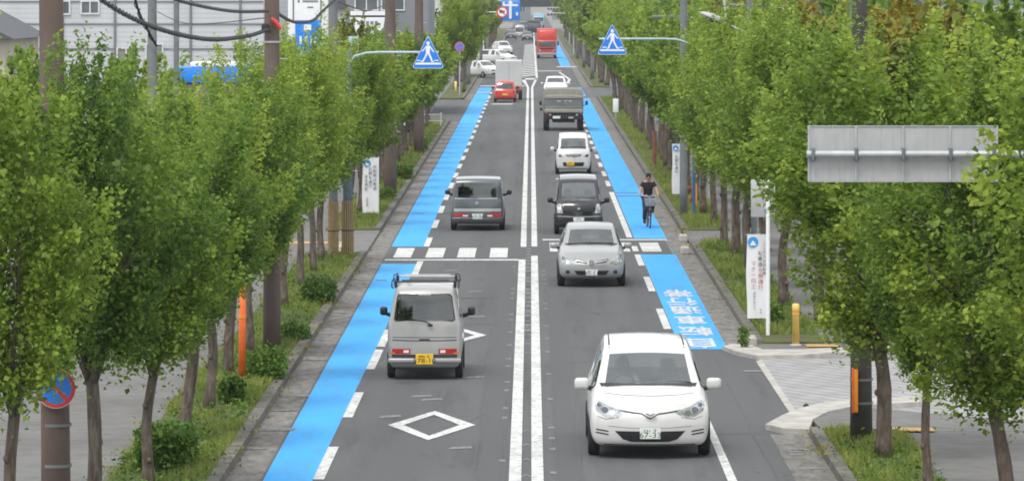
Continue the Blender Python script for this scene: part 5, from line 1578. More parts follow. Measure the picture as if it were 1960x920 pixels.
MB().rbox(-.135, -.070, -.24, -.17, .58, 1.28, .012).build('reflector_strip', M['orange_y'], pd)
MB().rbox(-.165, -.135, -.20, -.13, .56, 1.30, .012).build('strip_holder', M['orange'], pd)
bands(pd, (.72, 1.10), .183, 'pole_grey')
pole('grey pole rising behind the right triangular crossing sign', 5.0, 147, .13, .11, 9, 'pole_grey')
pole('grey pole top above the trees right of the street lamp', 6.9, 141, .15, .14, 9, 'pole_grey')
pole('dark grey pole top above the rusty trees at the upper right', 8.2, 114, .12, .11, 9, 'pole_grey')
for y in (380, 440, 500): pole('far utility pole among the right street trees', 5.2, y, .17, .12, 9.5, 'pole_grey', group='far poles on the right')

def cable(label, pts, r=.028, wrap=True, n=60):
    # smooth curve through the points
    P_ = [Vector(p) for p in pts]; out = []
    for i in range(len(P_)-1):
        a = P_[max(0, i-1)]; b = P_[i]; c = P_[i+1]; d = P_[min(len(P_)-1, i+2)]
        k = max(4, n//(len(P_)-1))
        for j in range(k):
            t = j/k
            out.append(.5*((2*b)+(c-a)*t+(2*a-5*b+4*c-d)*t*t+(3*b-a-3*c+d)*t**3))
    out.append(P_[-1])
    m = MB(); m.tube(out, r, 7)
    if wrap:
        tot = 0; h = []
        for i in range(len(out)-1):
            seg = (out[i+1]-out[i]); L = seg.length; k = max(2, int(L/.06))
            for j in range(k):
                p = out[i] + seg*j/k; ph = (tot + L*j/k)*2*math.pi/.42
                h.append(p + Vector((math.cos(ph)*r*1.7, 0, math.sin(ph)*r*1.7)))
            tot += L
        m.tube(h, r*.5, 4)
    return tag(m.build('cable', M['cable'], None, True, fixn=False), label, 'cable', 'cables between the left poles')
cable('heavy spiral wrapped black cable sagging lowest from the corner pole', [(-6.44, 61, 7.9), (-6.2, 65, 7.30), (-6.0, 71.5, 6.86), (-5.75, 80, 6.58), (-5.5, 87.5, 6.57), (-5.32, 91.8, 6.68)], .021)
cable('upper black wrapped cable reaching the brown utility pole in front of the white building', [(-6.0, 70, 7.6), (-5.9, 75, 7.29), (-5.6, 83.5, 7.07), (-5.36, 91.8, 7.03)], .017)
cable('black wrapped cable swinging past the white tower sign', [(-5.28, 92.1, 7.05), (-5.3, 98.6, 6.80), (-5.33, 104, 6.72), (-5.3, 109.6, 6.74), (-5.40, 117, 6.95), (-5.44, 124.7, 7.2)], .018)
cable('thin wire above the shop roofs behind the paired poles', [(-5.44, 125, 7.2), (-5.2, 142, 6.85), (-5.02, 160.2, 7.05)], .02, False)
cable('straight guy wire with black grips in front of the white wall', [(-7.0, 79, 7.45), (-6.95, 80, 7.0), (-6.75, 81, 6.45)], .022)
cable('thin service wire crossing low before the white building', [(-5.32, 91.9, 6.9), (-9, 118, 6.6), (-12.05, 143, 6.9)], .012, False)
pk = MB(); pk.rbox(-5.50, -5.36, 91.7, 91.95, 6.62, 6.78, .03); tag(pk.build('cable_clamp', M['black']), 'black cable clamp on the side of the brown utility pole', 'clamp')
pk = MB(); pk.tube([(-5.30, 91.76, 6.88), (-5.20, 91.75, 6.80), (-5.10, 91.75, 6.66)], [.035, .05, .03], 7); tag(pk.build('ribbon', M['sign_red']), 'red ribbon tied round the brown utility pole', 'ribbon')

# ------------------------------------------------------------------ signs
def tri(cx, cz, w, h): return [(cx-w/2, cz-h/2), (cx+w/2, cz-h/2), (cx, cz+h/2)]
def round_tri(cx, cz, w, h, r):
    P0 = [Vector((a, b)) for a, b in tri(cx, cz, w, h)]; out = []
    for i in range(3):
        p = P0[i]; a = (P0[i-1]-p).normalized(); b = (P0[(i+1) % 3]-p).normalized()
        for k in range(5):
            t = k/4; q = p + a*r*(1-t)**2 + b*r*t**2 + (a+b)*r*.18*2*t*(1-t); out.append((q.x, q.y))
    return out
def cross_sign(label, x, y, z, arm, pole_xy, mirrored):
    t = thing('crossing_sign', label, 'road sign', (x, y, 0), 0, 'triangular crossing signs over the road')
    w, h = 1.0, 1.02
    MB().prism_xz(round_tri(0, z, w, h, .10), -.012, .012).build('edge_rim', M['sign_white'], t)
    MB().prism_xz(round_tri(0, z-.004, w*.965, h*.962, .09), -.016, -.011).build('sign_plate', M['sign_blue'], t)
    s = -1 if mirrored else 1
    f = MB(); Y0, Y1 = -.022, -.0165
    fy = lambda m, pts, o=0: m.prism_xz([(s*a, z+b) for a, b in (pts if s > 0 else pts[::-1])], Y0-o, Y1-o)
    fy(f, oval(.0, .255, .052, .060, 12))
    fy(f, [(-.062, .185), (.055, .185), (.070, .02), (.060, -.055), (-.045, -.055), (-.055, .03)])
    fy(f, [(-.060, .18), (-.035, .16), (-.135, .00), (-.175, -.03), (-.185, .0)], .0004)
    fy(f, [(.030, .165), (.055, .18), (.165, .045), (.205, .035), (.195, .005), (.15, .01)], .0004)
    fy(f, [(-.045, -.04), (.02, -.04), (-.06, -.20), (-.10, -.315), (-.185, -.315), (-.18, -.29), (-.14, -.28), (-.115, -.19)], .0008)
    fy(f, [(.0, -.04), (.062, -.04), (.12, -.18), (.175, -.27), (.225, -.285), (.225, -.315), (.145, -.315), (.07, -.19)], .0012)
    for a, b in ((-.31, -.20), (.245, .33)):
        fy(f, [(a, -.255), (b, -.255), (b+.02, -.285), (a-.02, -.285)])
    fy(f, [(-.38, -.335), (.38, -.335), (.395, -.395), (-.395, -.395)])
    f.build('pedestrian_symbol', M['sign_white'], t)
    a = MB(); a.tube([(q[0]-x, q[1]-y, q[2]) for q in arm], .038, 10); a.build('arm', M['steel_blue'], t)
    b = MB(); px, py = pole_xy
    b.tube([(px-x, py-y, 0), (px-x, py-y, arm[0][2]+.02)], [.055, .045], 12); b.build('post', M['post_blue' if not mirrored else 'steel_blue'], t)
    MB().rbox(-.3, .3, .015, .045, z-.06, z+.02, .01).build('bracket', M['steel'], t)
cross_sign('blue triangular pedestrian crossing sign on a bent arm from the left trees', -3.12, 136.5, 5.62,
           [(-5.62, 136.9, 5.0), (-5.58, 136.9, 5.24), (-5.35, 136.8, 5.48), (-5.0, 136.65, 5.58), (-4.6, 136.6, 5.60), (-2.8, 136.55, 5.60)], (-5.62, 136.9), True)
cross_sign('blue triangular pedestrian crossing sign on an arm from the blue post on the right', 2.63, 145.0, 5.92,
           [(5.28, 145.4, 5.4), (5.26, 145.4, 5.62), (5.05, 145.3, 5.80), (4.7, 145.2, 5.90), (4.3, 145.1, 5.92), (2.2, 145.06, 5.92)], (5.28, 145.4), False)

def guide_back():
    t = thing('road_sign', 'grey back of a wide overhead road sign on a horizontal tube at the right', 'road sign', (4.72, 57.0, 0))
    w, zc, h = 1.195, 5.362, .345
    for i in range(4):
        a = -w + i*w/2; MB().rbox(a+.003, a+w/2-.003, 0, .02, zc-h, zc+h, .004, 1).build('panel', M['sign_back'], t)
    fr = MB()
    for i in range(5):
        a = -w + i*w/2; fr.box(a-.012, a+.012, -.022, .0, zc-h, zc+h)
    fr.box(-w-.01, w+.01, -.012, .022, zc+h, zc+h+.012).box(-w-.01, w+.01, -.012, .022, zc-h-.012, zc-h)
    fr.build('stiffener', M['steel'], t)
    MB().tube([(-w-.03, -.085, zc+.0), (w+1.5, -.085, zc)], .046, 14).build('cross_tube', M['steel'], t)
    for i in (1, 2, 3, 0, 4):
        a = -w + i*w/2; a = max(-w+.05, min(w-.05, a))
        c = MB(); c.rbox(a-.025, a+.025, -.14, -.02, zc-.085, zc+.085, .01, 1); c.tube([(a, -.15, zc-.07), (a, -.15, zc+.07)], .008, 6); c.build('clamp', M['pole_grey'], t)
    MB().tube([(w+1.45, -.085, 0), (w+1.45, -.085, zc+.2)], [.10, .075], 16).build('post', M['steel'], t)
guide_back()

# no-parking roundel on the corner pole
def no_parking(label, x, y, z, r):
    t = thing('no_parking_sign', label, 'road sign', (x, y, z))
    MB().lathe([(.001, .006), (r, .006), (r, -.006), (.001, -.006)], (0, 0, 0), 'y', 36).build('edge_rim', M['sign_white'], t)
    MB().prism_xz(oval(0, 0, r*.80, r*.80, 36), -.010, -.0065).build('blue_disc', M['sign_blue'], t)
    rg = MB(); n = 36
    for k in range(n):
        a, b = 2*math.pi*k/n, 2*math.pi*(k+1)/n
        rg.quad((r*.97*math.cos(a), -.0105, r*.97*math.sin(a)), (r*.97*math.cos(b), -.0105, r*.97*math.sin(b)), (r*.78*math.cos(b), -.0105, r*.78*math.sin(b)), (r*.78*math.cos(a), -.0105, r*.78*math.sin(a)))
    rg.build('red_ring', M['sign_red'], t)
    w = r*.10; d = r*.79*.7071
    MB().prism_xz([(-d-w*.7, d-w*.7), (d-w*.7, -d-w*.7), (d+w*.7, -d+w*.7), (-d+w*.7, d+w*.7)], -.0125, -.011).build('red_bar', M['sign_red'], t)
    MB().rbox(-r*.3, r*.3, .006, .03, -.03, .03, .006, 1).build('bracket', M['steel'], t)
no_parking('round blue no-parking sign with a red ring on the corner pole at the lower left', -6.42, 60.76, 2.06, .27)
t_ = thing('sign_post', 'slim post of the small round sign before the tall bushy tree', 'pole', (-5.1, 322, 0)); MB().tube([(0, 0, 0), (0, 0, 3.9)], .045, 8).build('shaft', M['steel'], t_)
no_parking('small round purple blue sign before the tall bushy tree beyond the left side street', -5.1, 321.9, 3.55, .34)

def banner(label, x, y, z0, w, h, cols, post=None, seed=0, twist=0.0, group='white banners along the road'):
    t = thing('banner', label, 'banner', (x, y, 0), twist, group)
    nx, nz = 8, 22; m = MB(); vs = []; fs = []
    for i in range(nz+1):
        for j in range(nx+1):
            u, v = j/nx-.5, i/nz
            vs.append((u*w + .012*math.sin(v*7+seed), -.03+.022*math.sin(u*7+v*5+seed), z0+v*h))
    for i in range(nz):
        for j in range(nx): fs.append((i*(nx+1)+j, i*(nx+1)+j+1, (i+1)*(nx+1)+j+1, (i+1)*(nx+1)+j))
    m.add(vs, fs); o = m.build('cloth', M['banner'], t, True)
    e = MB(); r = w*.24
    ex, ez = -w*.22, z0+h-r*1.25
    e.prism_xz(oval(ex, ez, r, r, 24), -.062, -.058); em = e.build('emblem', M['emblem_blue'], o)
    f = MB(); f.prism_xz([(ex-r*.62, ez-r*.62), (ex+r*.62, ez-r*.62), (ex+r*.22, ez+.05*r), (ex, ez+.3*r), (ex-r*.22, ez+.05*r)], -.066, -.063); f.build('emblem_peak', M['banner'], em)
    for (cx, top, size, txt, key) in cols:
        q = MB()
        for k, ch in enumerate(txt): text_into(q, ch, face_cam(x*0+cx*w, -.064, z0+h*top - size*1.08*k, 1, 1), size)
        q.build('lettering', M[key], o)
    pp = MB(); pp.tube([(w*.5+.01, .0, .0), (w*.5+.01, .0, z0+h+.05)], .014, 8); pp.tube([(-w*.5, 0, z0+h+.01), (w*.5+.02, 0, z0+h+.01)], .010, 6)
    pp.build('pole', M['sign_white'], t)
    return t
banner('white banner with black and red lettering tied to the white pole at the right corner', 4.88, 96.6, .42, .48, 1.78,
       [(.30, .90, .085, 'ここからは自転車', 'txt_black'), (.10, .78, .11, 'も車道', 'txt_black'), (.12, .58, .115, '左側通行', 'txt_red'), (-.20, .66, .115, 'マナー向上', 'txt_red'), (-.16, .30, .06, '道路を走ろう', 'txt_black'), (.12, .10, .05, '安全', 'txt_black')], None, 1)
banner('white banner in the left verge between the crossing and the thick grey pole', -5.25, 147.0, .22, .52, 1.78,
       [(.28, .84, .13, '自転車は車道', 'txt_black'), (0.0, .80, .13, '左側を通行', 'txt_black'), (-.26, .66, .12, '安全運転', 'txt_black'), (-.2, .26, .07, '道路管理', 'txt_black')], None, 2)
banner('far white banner in the right verge behind the cyclist', 5.22, 159.0, .30, .44, 1.75,
       [(.25, .80, .12, '自転車は車道', 'txt_black'), (-.15, .74, .12, '左側を通行', 'txt_black')], None, 3)
t_ = thing('sign_post', 'white round pole carrying a square sign back beside the right banner', 'sign', (5.06, 95.9, 0))
MB().tube([(0, 0, .06), (0, 0, 3.42)], .042, 14).build('shaft', M['sign_white'], t_)
MB().rbox(-.36, .16, .05, .075, 2.62, 3.42, .02, 2).build('sign_plate', M['sign_back'], t_)
for z in (2.8, 3.25): MB().rbox(-.08, .08, -.05, .055, z-.02, z+.02, .008, 1).build('clamp', M['steel'], t_)

t_ = thing('bollard', 'yellow bollard on the concrete corner of the right side street', 'bollard', (5.52, 93.6, .08))
MB().lathe([(.001, 0), (.075, 0), (.072, .70), (.078, .705), (.078, .83), (.06, .86), (.001, .865)], (0, 0, 0), 'z', 22).build('body', M['yellow'], t_, True)
MB().lathe([(.0755, -.02), (.079, -.02), (.079, .02), (.0755, .02)], (0, 0, .66), 'z', 22).build('band', M['orange_y'], t_)
MB().lathe([(.001, .001), (.13, .001), (.12, .03), (.07, .045)], (0, 0, -.02), 'z', 22).build('base', M['concrete'], t_)
t_ = thing('bollard', 'small yellow bollard beyond the left side street', 'bollard', (-5.45, 326, .08))
MB().lathe([(.001, 0), (.09, 0), (.09, .9), (.001, .94)], (0, 0, 0), 'z', 14).build('body', M['yellow'], t_, True)
t_ = thing('marker_post', 'tall bright orange post in the left verge with a ragged orange top', 'post', (-5.44, 84.6, .1))
MB().tube([(0, 0, 0), (.02, 0, 2.15)], [.068, .062], 12).build('shaft', M['orange'], t_, True)
MB().lathe([(.064, -.03), (.078, -.03), (.078, .03), (.064, .03)], (.008, 0, 1.22), 'z', 16).build('collar', M['orange_y'], t_)
q = MB(); q.tube([(-.08, 0, 2.15), (.02, 0, 2.36), (.12, 0, 2.28)], .03, 6); q.tube([(.1, 0, 2.25), (.25, .0, 2.42), (.36, .02, 2.66)], [.03, .04, .02], 6); q.tube([(-.02, 0, 2.1), (.02, 0, 2.5)], .05, 7)
q.build('ragged_top', M['orange'], t_)
t_ = thing('marker_post', 'short orange yellow barrier post by the blue sign post on the right', 'post', (5.28, 153, .1))
q = MB(); q.tube([(0, 0, 0), (0, 0, .85)], .045, 8); q.tube([(.35, 0, 0), (.35, 0, .8)], .035, 8); q.build('post', M['orange_y'], t_)
q = MB(); q.tube([(0, 0, .7), (.35, 0, .68)], .025, 6); q.tube([(0, 0, .35), (.35, 0, .33)], .025, 6); q.build('rail', M['sign_red'], t_)
t_ = thing('marker_post', 'rust red post among the right trunks beyond the far white banner', 'post', (5.2, 189, .1)); MB().tube([(0, 0, 0), (0, 0, 1.5)], [.09, .10], 10).build('shaft', M['brick_red'], t_)
t_ = thing('street_cabinet', 'white cabinet on a post in the right verge far along the trees', 'cabinet', (4.95, 262, .1))
MB().rbox(-.16, .16, -.12, .12, .35, 1.15, .03).build('body', M['sign_white'], t_); MB().tube([(0, 0, 0), (0, 0, .4)], .05, 8).build('post', M['steel'], t_)

def street_lamp():
    t = thing('street_lamp', 'grey street lamp head leaning out of the trees on the right', 'street lamp', (5.86, 118, 0))
    MB().tube([(0, 0, 0), (0, 0, 6.0), (-.05, 0, 6.2), (-.35, 0, 6.42), (-.62, 0, 6.55)], [.08, .055, .045, .032, .03], 10).build('post', M['steel'], t, True)
    m = MB(); rot = Matrix.Rotation(rad(22), 3, 'Y')
    b = MB(); b.ball((0, 0, 0), .44, .17, .105, 20, 10); m.add([rot @ Vector((v[0]*(1-.12*v[0]), v[1], v[2] if v[2] > -.04 else -.04)) + Vector((-1.0, 0, 6.72)) for v in b.v], b.f)
    h = m.build('lamp_head', M['sign_back'], t, True)
    g = MB(); g.ball((0, 0, 0), .26, .12, .05, 14, 8); q = MB(); q.add([rot @ Vector(v) + Vector((-1.06, 0, 6.665)) for v in g.v], g.f); q.build('lamp_glass', M['lens_dark'], h, True)
    MB().tube([(-.72, 0, 6.66), (-.74, 0, 6.9), (-.80, 0, 7.3), (-.83, 0, 7.7)], .035, 8).build('stay', M['plaster'], t)
street_lamp()
def far_lamp(label, x, y, z, s):
    t = thing('street_lamp', label, 'street lamp', (x, y, 0)); 
    MB().tube([(s*1.6, 0, 0), (s*1.6, 0, z-.2), (s*.9, 0, z)], .05, 8).build('post', M['steel'], t)
    MB().rbox(-.45, .9, -.12, .12, z-.05, z+.06, .05).build('lamp_head', M['pole_grey'], t)
far_lamp('pale flat lamp head in the leaves left of the grey pole on the right', 4.75, 160, 6.55, 1)
far_lamp('pale lamp head before the rusty trees at the upper right', 6.9, 146.5, 7.0, 1)

# guide signs and signals far down the road
def guide_sign():
    t = thing('guide_sign', 'blue direction sign with pale arrows over the far left lane', 'road sign', (-2.55, 560, 0))
    MB().rbox(-1.2, 1.2, 0, .06, 4.0, 6.9, .05).build('sign_plate', M['sign_blue'], t)
    a = MB(); a.box(-.16, .16, -.02, -.01, 4.2, 6.1); a.box(-.95, .95, -.021, -.012, 5.75, 6.0); a.box(-.95, -.7, -.02, -.01, 6.0, 6.3); a.prism_xz([(-.35, 6.1), (.35, 6.1), (0, 6.55)], -.022, -.012); a.box(.7, .95, -.02, -.01, 4.6, 5.0)
    a.build('arrow', M['sign_white'], t)
    MB().tube([(-3.2, .1, 0), (-3.2, .1, 6.0), (-2.6, .1, 6.4), (1.0, .1, 6.4)], .11, 10).build('post', M['steel'], t)
guide_sign()
t_ = thing('no_entry_sign', 'round red and white restriction sign left of the blue direction sign', 'road sign', (-3.05, 480, 0))
z = 5.36
MB().prism_xz(oval(0, z, .62, .62, 28), 0, .03).build('sign_plate', M['sign_white'], t_)
q = MB()
for k in range(28):
    a, b = 2*math.pi*k/28, 2*math.pi*(k+1)/28
    q.quad((.62*math.cos(a), -.01, z+.62*math.sin(a)), (.62*math.cos(b), -.01, z+.62*math.sin(b)), (.47*math.cos(b), -.01, z+.47*math.sin(b)), (.47*math.cos(a), -.01, z+.47*math.sin(a)))
q.build('red_ring', M['sign_red'], t_)
q = MB().prism_xz([(-.36, z+.30), (-.30, z+.36), (.36, z-.30), (.30, z-.36)], -.016, -.012); q.build('red_bar', M['sign_red'], t_)
q = MB(); q.box(-.32, .02, -.010, -.004, z-.02, z+.22); q.box(.03, .26, -.010, -.004, z-.02, z+.14); q.box(-.3, .26, -.0095, -.004, z-.12, z-.05); q.build('truck_symbol', M['black'], t_)
MB().tube([(-2.0, .1, 0), (-2.0, .1, z), (0, .1, z)], .07, 10).build('post', M['sign_white'], t_)
def signal(label, x, y, z, side):
    t = thing('traffic_light', label, 'traffic light', (x, y, 0))
    MB().rbox(-.62, .62, -.12, .12, z-.2, z+.2, .08, 3).build('housing', M['sign_back'], t)
    for k, key in ((-.38, 'lens_dark'), (0, 'lens_dark'), (.38, 'lens_dark')):
        h = MB(); h.lathe([(.001, -.14), (.14, -.14), (.14, -.12), (.001, -.12)], (k, 0, z), 'y', 16); h.build('lens', M[key], t)
    MB().tube([(side*2.6, .2, 0), (side*2.6, .2, z+.1), (0, .2, z+.1)], .08, 10).build('post', M['steel'], t)
signal('horizontal traffic light on an arm from the right far down the road', 2.45, 530, 4.9, 1)
signal('horizontal traffic light on an arm farther along on the right', 2.9, 640, 5.2, 1)

# ------------------------------------------------------------------ buildings
def windows(t, rects, Yf, frame='frame_w', pane='window'):
    for (x0, x1, z0, z1) in rects:
        fr = MB(); w = .07
        fr.box(x0-w, x1+w, Yf-.08, Yf+.02, z0-w, z0); fr.box(x0-w, x1+w, Yf-.08, Yf+.02, z1, z1+w)
        fr.box(x0-w, x0, Yf-.078, Yf+.02, z0, z1); fr.box(x1, x1+w, Yf-.078, Yf+.02, z0, z1); fr.box((x0+x1)/2-.03, (x0+x1)/2+.03, Yf-.076, Yf+.02, z0, z1)
        o = fr.build('window', M[frame], t)
        MB().box(x0, x1, Yf-.03, Yf+.01, z0, z1).build('pane', M[pane], o)
def building(name, label, cat, x0, x1, y0, y1, h, wall, roof='roof_dk', gable=0.0, group=None):
    t = thing(name, label, cat, (0, 0, 0), 0, group)
    MB().box(x0, x1, y0, y1, 0, h).build('wall', M[wall], t)
    r = MB()
    if gable:
        xm = (x0+x1)/2; r.prism_xz([(x0-.4, h), (x1+.4, h), (xm, h+gable)], y0-.5, y1+.5)
    else:
        r.box(x0-.15, x1+.15, y0-.15, y1+.15, h, h+.25)
    r.build('roof', M[roof], t)
    return t
b = building('warehouse', 'large pale building with ribbed walls behind the left trees', 'building', -24.5, -11.9, 200, 235, 9.2, 'siding')
S_ = 43.0
def pxr(x0, x1, y0, y1, Y): s = F/Y; return ((x0-CX)/s, (x1-CX)/s, H-(y1-CY)/s, H-(y0-CY)/s)
windows(b, [pxr(106, 132, 4, 26, 200), pxr(157, 188, 4, 25, 200)], 200)
windows(b, [pxr(226, 257, 94, 126, 200), pxr(281, 310, 86, 124, 200)], 200, 'frame_w', 'shutter')
q = MB()
for xp in (120, 220, 365, 460, 335):
    x = (xp-CX)/S_; q.tube([(x, 199.94, 0), (x, 199.94, 9.1)], .05, 6)
q.build('downpipe', M['plaster_dk'], b)
q = MB()
for z in (4.9, 6.0, 7.0): q.box(-24.5, -11.9, 199.95, 200.0, z, z+.05)
q.build('wall_joint', M['plaster_dk'], b)
b = building('house', 'pale house with a sloping roof at the upper left corner', 'house', -28, -20.6, 176, 188, 5.6, 'plaster_warm', 'roof_dk', 2.2)
b = building('shop', 'shop with a bright blue fascia and white strip behind the left trees', 'shop', -13.6, -10.6, 170.2, 180, 3.95, 'plaster', 'roof_dk')
x0, x1, z0, z1 = pxr(330, 486, 129, 158, 170)
MB().rbox(x0, x1, 169.6, 172, z0, z1, .03).build('blue_fascia', M['blue_fascia'], b)
x0, x1, z0, z1 = pxr(365, 470, 119, 128.5, 170)
MB().rbox(x0, x1, 169.7, 171.8, z0+.005, z1, .03).build('white_fascia', M['sign_white'], b)
MB().box(-13.2, -10.9, 170.1, 170.19, .5, 2.6).build('shop_window', M['window'], b)

def tower_sign():
    t = thing('tower_sign', 'tall white tower sign with a blue panel of white marks', 'sign', (-9.18, 185, 0))
    MB().rbox(-.82, .82, 0, .8, 2.2, 9.6, .04).build('cabinet', M['sign_white'], t)
    q = MB(); 
    for x in (-.60, .54): q.box(x-.03, x+.03, -.02, .0, 6.2, 9.6)
    q.build('seam', M['plaster_dk'], t)
    MB().rbox(-.52, .54, -.03, 0, 4.4, 6.28, .01, 1).build('blue_panel', M['blue_fascia'], t)
    q = MB(); q.box(-.16, .14, -.045, -.032, 5.86, 6.10)
    for x, w in ((-.34, .09), (-.12, .11), (.10, .07), (.26, .08)): q.box(x, x+w, -.045, -.032, 5.30, 5.62)
    for x, w in ((-.34, .12), (.0, .1), (.24, .1)): q.box(x, x+w, -.045, -.032, 4.75, 5.0)
    q.build('panel_marks', M['sign_white'], t)
    q = MB(); q.box(-.42, -.34, -.012, -.002, 7.0, 7.12); q.box(-.22, .42, -.012, -.002, 7.02, 7.10); q.box(-.02, .22, -.012, -.002, 6.78, 6.84); q.build('small_marks', M['plaster_dk'], t)
    q = MB(); q.tube([(-.5, .4, 0), (-.5, .4, 2.3)], .12, 10); q.tube([(.5, .4, 0), (.5, .4, 2.3)], .12, 10); q.build('leg', M['steel'], t)
tower_sign()
b = building('shop', 'dark glazed showroom with a white oval sign behind the left trees', 'shop', -11.2, -6.2, 272, 290, 8.6, 'plaster_dk')
windows(b, [(-10.6, -9.3, 6.4, 7.9), (-9.0, -7.7, 6.4, 7.9)], 272)
q = MB(); q.prism_xz([(-10.9, 6.05), (-8.6, 6.05), (-8.6, 6.3), (-10.9, 6.3)], 271.5, 272); q.build('white_fascia', M['sign_white'], b)
t_ = thing('shop_sign', 'white oval shop sign with a dark line of marks below the showroom windows', 'sign', (-9.75, 268, 0))
MB().prism_xz([(-1.05, 5.95), (-.95, 5.3), (-.5, 4.95), (.5, 4.95), (.95, 5.3), (1.05, 5.95)], 0, .2).build('sign_plate', M['sign_white'], t_)
q = MB()
for k in range(5): q.box(-.60+.26*k, -.42+.26*k, -.02, -.002, 5.52, 5.72)
q.build('marks', M['plaster_dk'], t_)
MB().box(-.55, .55, -.02, -.002, 5.1, 5.32).build('lower_panel', M['truck_blue'], t_)
MB().prism_xz([(-1.1, 4.72), (1.1, 4.72), (1.1, 4.85), (-1.1, 4.85)], -.1, .25).build('base_bar', M['sign_white'], t_)
MB().tube([(0, .1, 0), (0, .1, 4.8)], .12, 8).build('post', M['steel'], t_)
t_ = thing('banner', 'narrow yellow banner with a white and blue top beside the brown tree', 'banner', (-5.95, 150, 0))
MB().rbox(-.16, .14, 0, .02, 4.6, 5.5, .01, 1).build('cloth', M['yellow'], t_); MB().rbox(-.14, .16, 0, .03, 5.6, 5.95, .08, 3).build('top_plate', M['truck_blue'], t_); MB().tube([(.18, .02, 0), (.18, .02, 6.0)], .03, 8).build('pole', M['steel'], t_)
b = building('house', 'house with a grey roof among the trees at the upper right', 'house', 9.5, 16, 172, 182, 6.4, 'plaster', 'roof_dk', 1.6)
windows(b, [(10.4, 11.6, 4.2, 5.4), (12.4, 13.6, 4.2, 5.4)], 172)
# distant houses and blocks on both sides of the road end
R2 = random.Random(11)
for k in range(11):
    sx = -1 if k % 2 else 1
    y = 300 + k*72; w = R2.uniform(7, 12); x = sx*R2.uniform(11, 15); h = R2.uniform(5.5, 8.5)
    x0, x1 = (x, x+w) if sx > 0 else (x-w, x)
    b = building('house', ['distant pale house on the right behind the far trees', 'distant house on the left behind the far trees'][k % 2], 'house', x0, x1, y, y+10, h,
                 R2.choice(['plaster', 'plaster_warm', 'plaster_dk', 'siding']), 'roof_dk', R2.choice([0, 1.8, 2.2]), ['distant houses on the right', 'distant houses on the left'][k % 2])
    xi = x0 if sx > 0 else x1-3
    windows(b, [(xi+.8, xi+2.2, h-2.2, h-1.0), (xi+.8, xi+2.2, 1.2, 2.4)], y)
for k, (x, y, w, h, m_) in enumerate([(-9, 1150, 9, 13, 'plaster_dk'), (6, 1250, 11, 15, 'plaster_dk'), (-26, 1100, 12, 12, 'plaster'), (22, 1180, 16, 14, 'plaster_warm')]):
    b = building('apartment_block', 'hazy apartment block closing the far end of the road', 'building', x, x+w, y, y+14, h, m_, 'roof_dk', 0, 'blocks at the end of the road')
    windows(b, [(x+1+2.6*i, x+2.4+2.6*i, 2.5+3*j, 4+3*j) for i in range(int(w/2.8)) for j in range(3)], y)
t_ = thing('overpass', 'dark overpass crossing the far end of the road', 'bridge', (0, 930, 0))
MB().box(-70, 70, 0, 9, 4.5, 9.4).build('deck', M['overpass'], t_); MB().box(-70, 70, -.1, .1, 9.4, 10.2).build('parapet', M['plaster_dk'], t_)
for x in (-16, -7.5, 8, 17): MB().box(x-.8, x+.8, 3, 6, 0, 4.5).build('pier', M['plaster_dk'], t_)
hl = MB(); vs = []; fs = []; n = 60
for i in range(n+1):
    x = -1400 + 2800*i/n; h = 60 + 28*math.sin(i*.5) + 14*math.sin(i*1.3+1)
    vs += [(x, 2600, -1), (x, 2750, h), (x, 3200, h*.9), (x, 3300, -1)]
for i in range(n):
    for j in range(3): fs.append((i*4+j, (i+1)*4+j, (i+1)*4+j+1, i*4+j+1))
hl.add(vs, fs); o = hl.build('hills', plain('wooded hill', (.055, .085, .06), .95, var=.3, vs=.02), None, True); o['kind'] = 'structure'
# trees closing the road end
for k in range(8):
    x = [-13, -9, 8, 12, -18, 17, -7.5, 7][k]; y = 780 + 22*k
    place_tree(6 + k % 2, x, y, k*1.1, (2.2, 2.2, 1.7), 'broad tree near the overpass at the far end of the road', 'trees at the far end of the road')

# left yard: fence by the side street
t_ = thing('railing', 'white railing at the corner of the left side street behind the trunks', 'railing', (-6.2, 246, 0), rad(12))
q = MB()
for z in (.4, .75): q.tube([(-1.8, 0, z), (1.4, 0, z)], .035, 6)
q.build('rail', M['sign_white'], t_)
q = MB()
for k in range(4): q.tube([(-1.7+k*1.0, 0, 0), (-1.7+k*1.0, 0, .85)], .04, 6)
q.build('post', M['sign_white'], t_)
EXPO = 0.74
# ------------------------------------------------------------------ camera, light
cam = bpy.data.cameras.new('camera'); co = bpy.data.objects.new('camera', cam); COL.objects.link(co)
co.location = (0, 0, H); co.rotation_euler = (rad(90), 0, 0)
cam.sensor_width = 36; cam.lens = F/1960*36
cam.shift_x = (980-CX)/1960; cam.shift_y = (CY-460)/1960
cam.clip_start = 1; cam.clip_end = 12000
SC.camera = co

EL, AZ = 58, 205     # sun high, behind the viewer and a little to the left
w = bpy.data.worlds.new('World'); SC.world = w; w.use_nodes = True
nt = w.node_tree; bg = nt.nodes['Background']
sky = nt.nodes.new('ShaderNodeTexSky'); sky.sky_type = 'NISHITA'; sky.sun_disc = False
sky.sun_elevation = rad(EL); sky.sun_rotation = rad(AZ); sky.dust_density = 4; sky.air_density = 1.0; sky.ozone_density = 1.0
hs = nt.nodes.new('ShaderNodeHueSaturation'); hs.inputs['Saturation'].default_value = .30
nt.links.new(sky.outputs[0], hs.inputs['Color'])
tcw = nt.nodes.new('ShaderNodeTexCoord'); nz = nt.nodes.new('ShaderNodeTexNoise'); nz.inputs['Scale'].default_value = 3.0; nz.inputs['Detail'].default_value = 5
nt.links.new(tcw.outputs['Generated'], nz.inputs['Vector'])
cl = nt.nodes.new('ShaderNodeValToRGB'); cl.color_ramp.elements[0].position = .35; cl.color_ramp.elements[0].color = (.62, .65, .70, 1); cl.color_ramp.elements[1].position = .65; cl.color_ramp.elements[1].color = (1, 1, 1, 1)
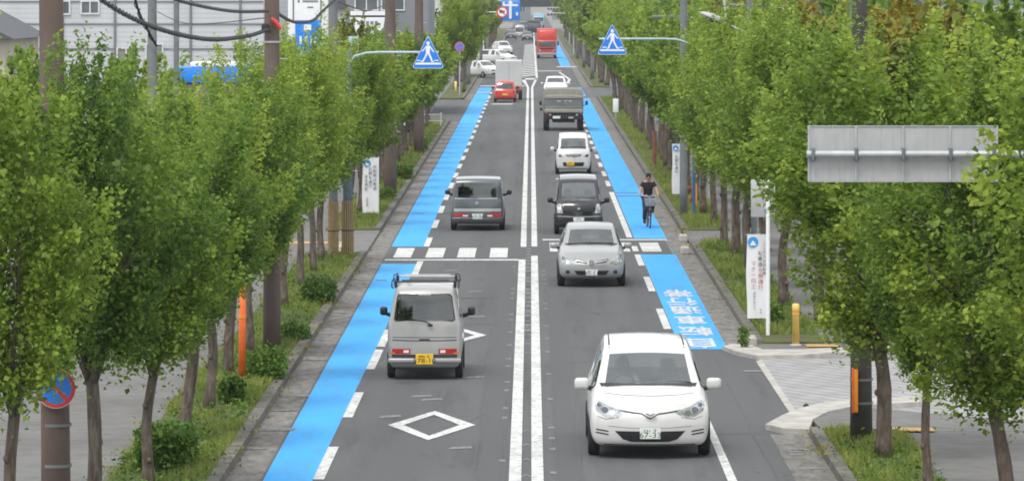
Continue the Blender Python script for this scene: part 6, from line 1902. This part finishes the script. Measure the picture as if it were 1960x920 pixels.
nt.links.new(nz.outputs['Fac'], cl.inputs['Fac'])
sc_ = nt.nodes.new('ShaderNodeVectorMath'); sc_.operation = 'SCALE'; sc_.inputs['Scale'].default_value = 11.0
nt.links.new(cl.outputs['Color'], sc_.inputs[0])
mxw = nt.nodes.new('ShaderNodeMix'); mxw.data_type = 'RGBA'; mxw.inputs[0].default_value = .8     # overcast: cloud over most of the sky
nt.links.new(hs.outputs[0], mxw.inputs[6]); nt.links.new(sc_.outputs[0], mxw.inputs[7]); nt.links.new(mxw.outputs[2], bg.inputs['Color'])
bg.inputs['Strength'].default_value = .10
sl = bpy.data.lights.new('sun', 'SUN'); sl.energy = 1.1; sl.angle = rad(16); sl.color = (1, .97, .92)
so_ = bpy.data.objects.new('sun', sl); COL.objects.link(so_)
a = rad(AZ)
dirv = Vector((math.sin(a)*math.cos(rad(EL)), math.cos(a)*math.cos(rad(EL)), math.sin(rad(EL))))   # towards the sun
so_.rotation_euler = dirv.to_track_quat('Z', 'Y').to_euler(); so_.location = (0, 0, 60)
vs_ = SC.view_settings
vs_.view_transform = 'Standard'; vs_.look = 'None'; vs_.exposure = EXPO; vs_.gamma = 1
try: vs_.use_curve_mapping = False
except Exception: pass
SC.cycles.filter_width = 1.8; SC.cycles.max_bounces = 6; SC.cycles.transparent_max_bounces = 10; SC.cycles.diffuse_bounces = 3; SC.cycles.glossy_bounces = 3
# anything left unplaced goes
for i, t in enumerate(PROT):
    if i not in _first:
        for c in list(t.children): bpy.data.objects.remove(c)
        bpy.data.objects.remove(t)

# thin summer air: distant things pale slightly
hz = MB().box(-90, 90, -6, 1400, -1.2, 24)
ho = hz.build('haze', None); ho['kind'] = 'stuff'
hm = bpy.data.materials.new('haze air'); hm.use_nodes = True
ht = hm.node_tree; ht.nodes.remove(ht.nodes['Principled BSDF'])
pv_ = ht.nodes.new('ShaderNodeVolumePrincipled'); pv_.inputs['Color'].default_value = (.86, .90, .94, 1); pv_.inputs['Density'].default_value = .00013; pv_.inputs['Anisotropy'].default_value = .2
ht.links.new(pv_.outputs[0], ht.nodes['Material Output'].inputs['Volume'])
ho.data.materials.append(hm)
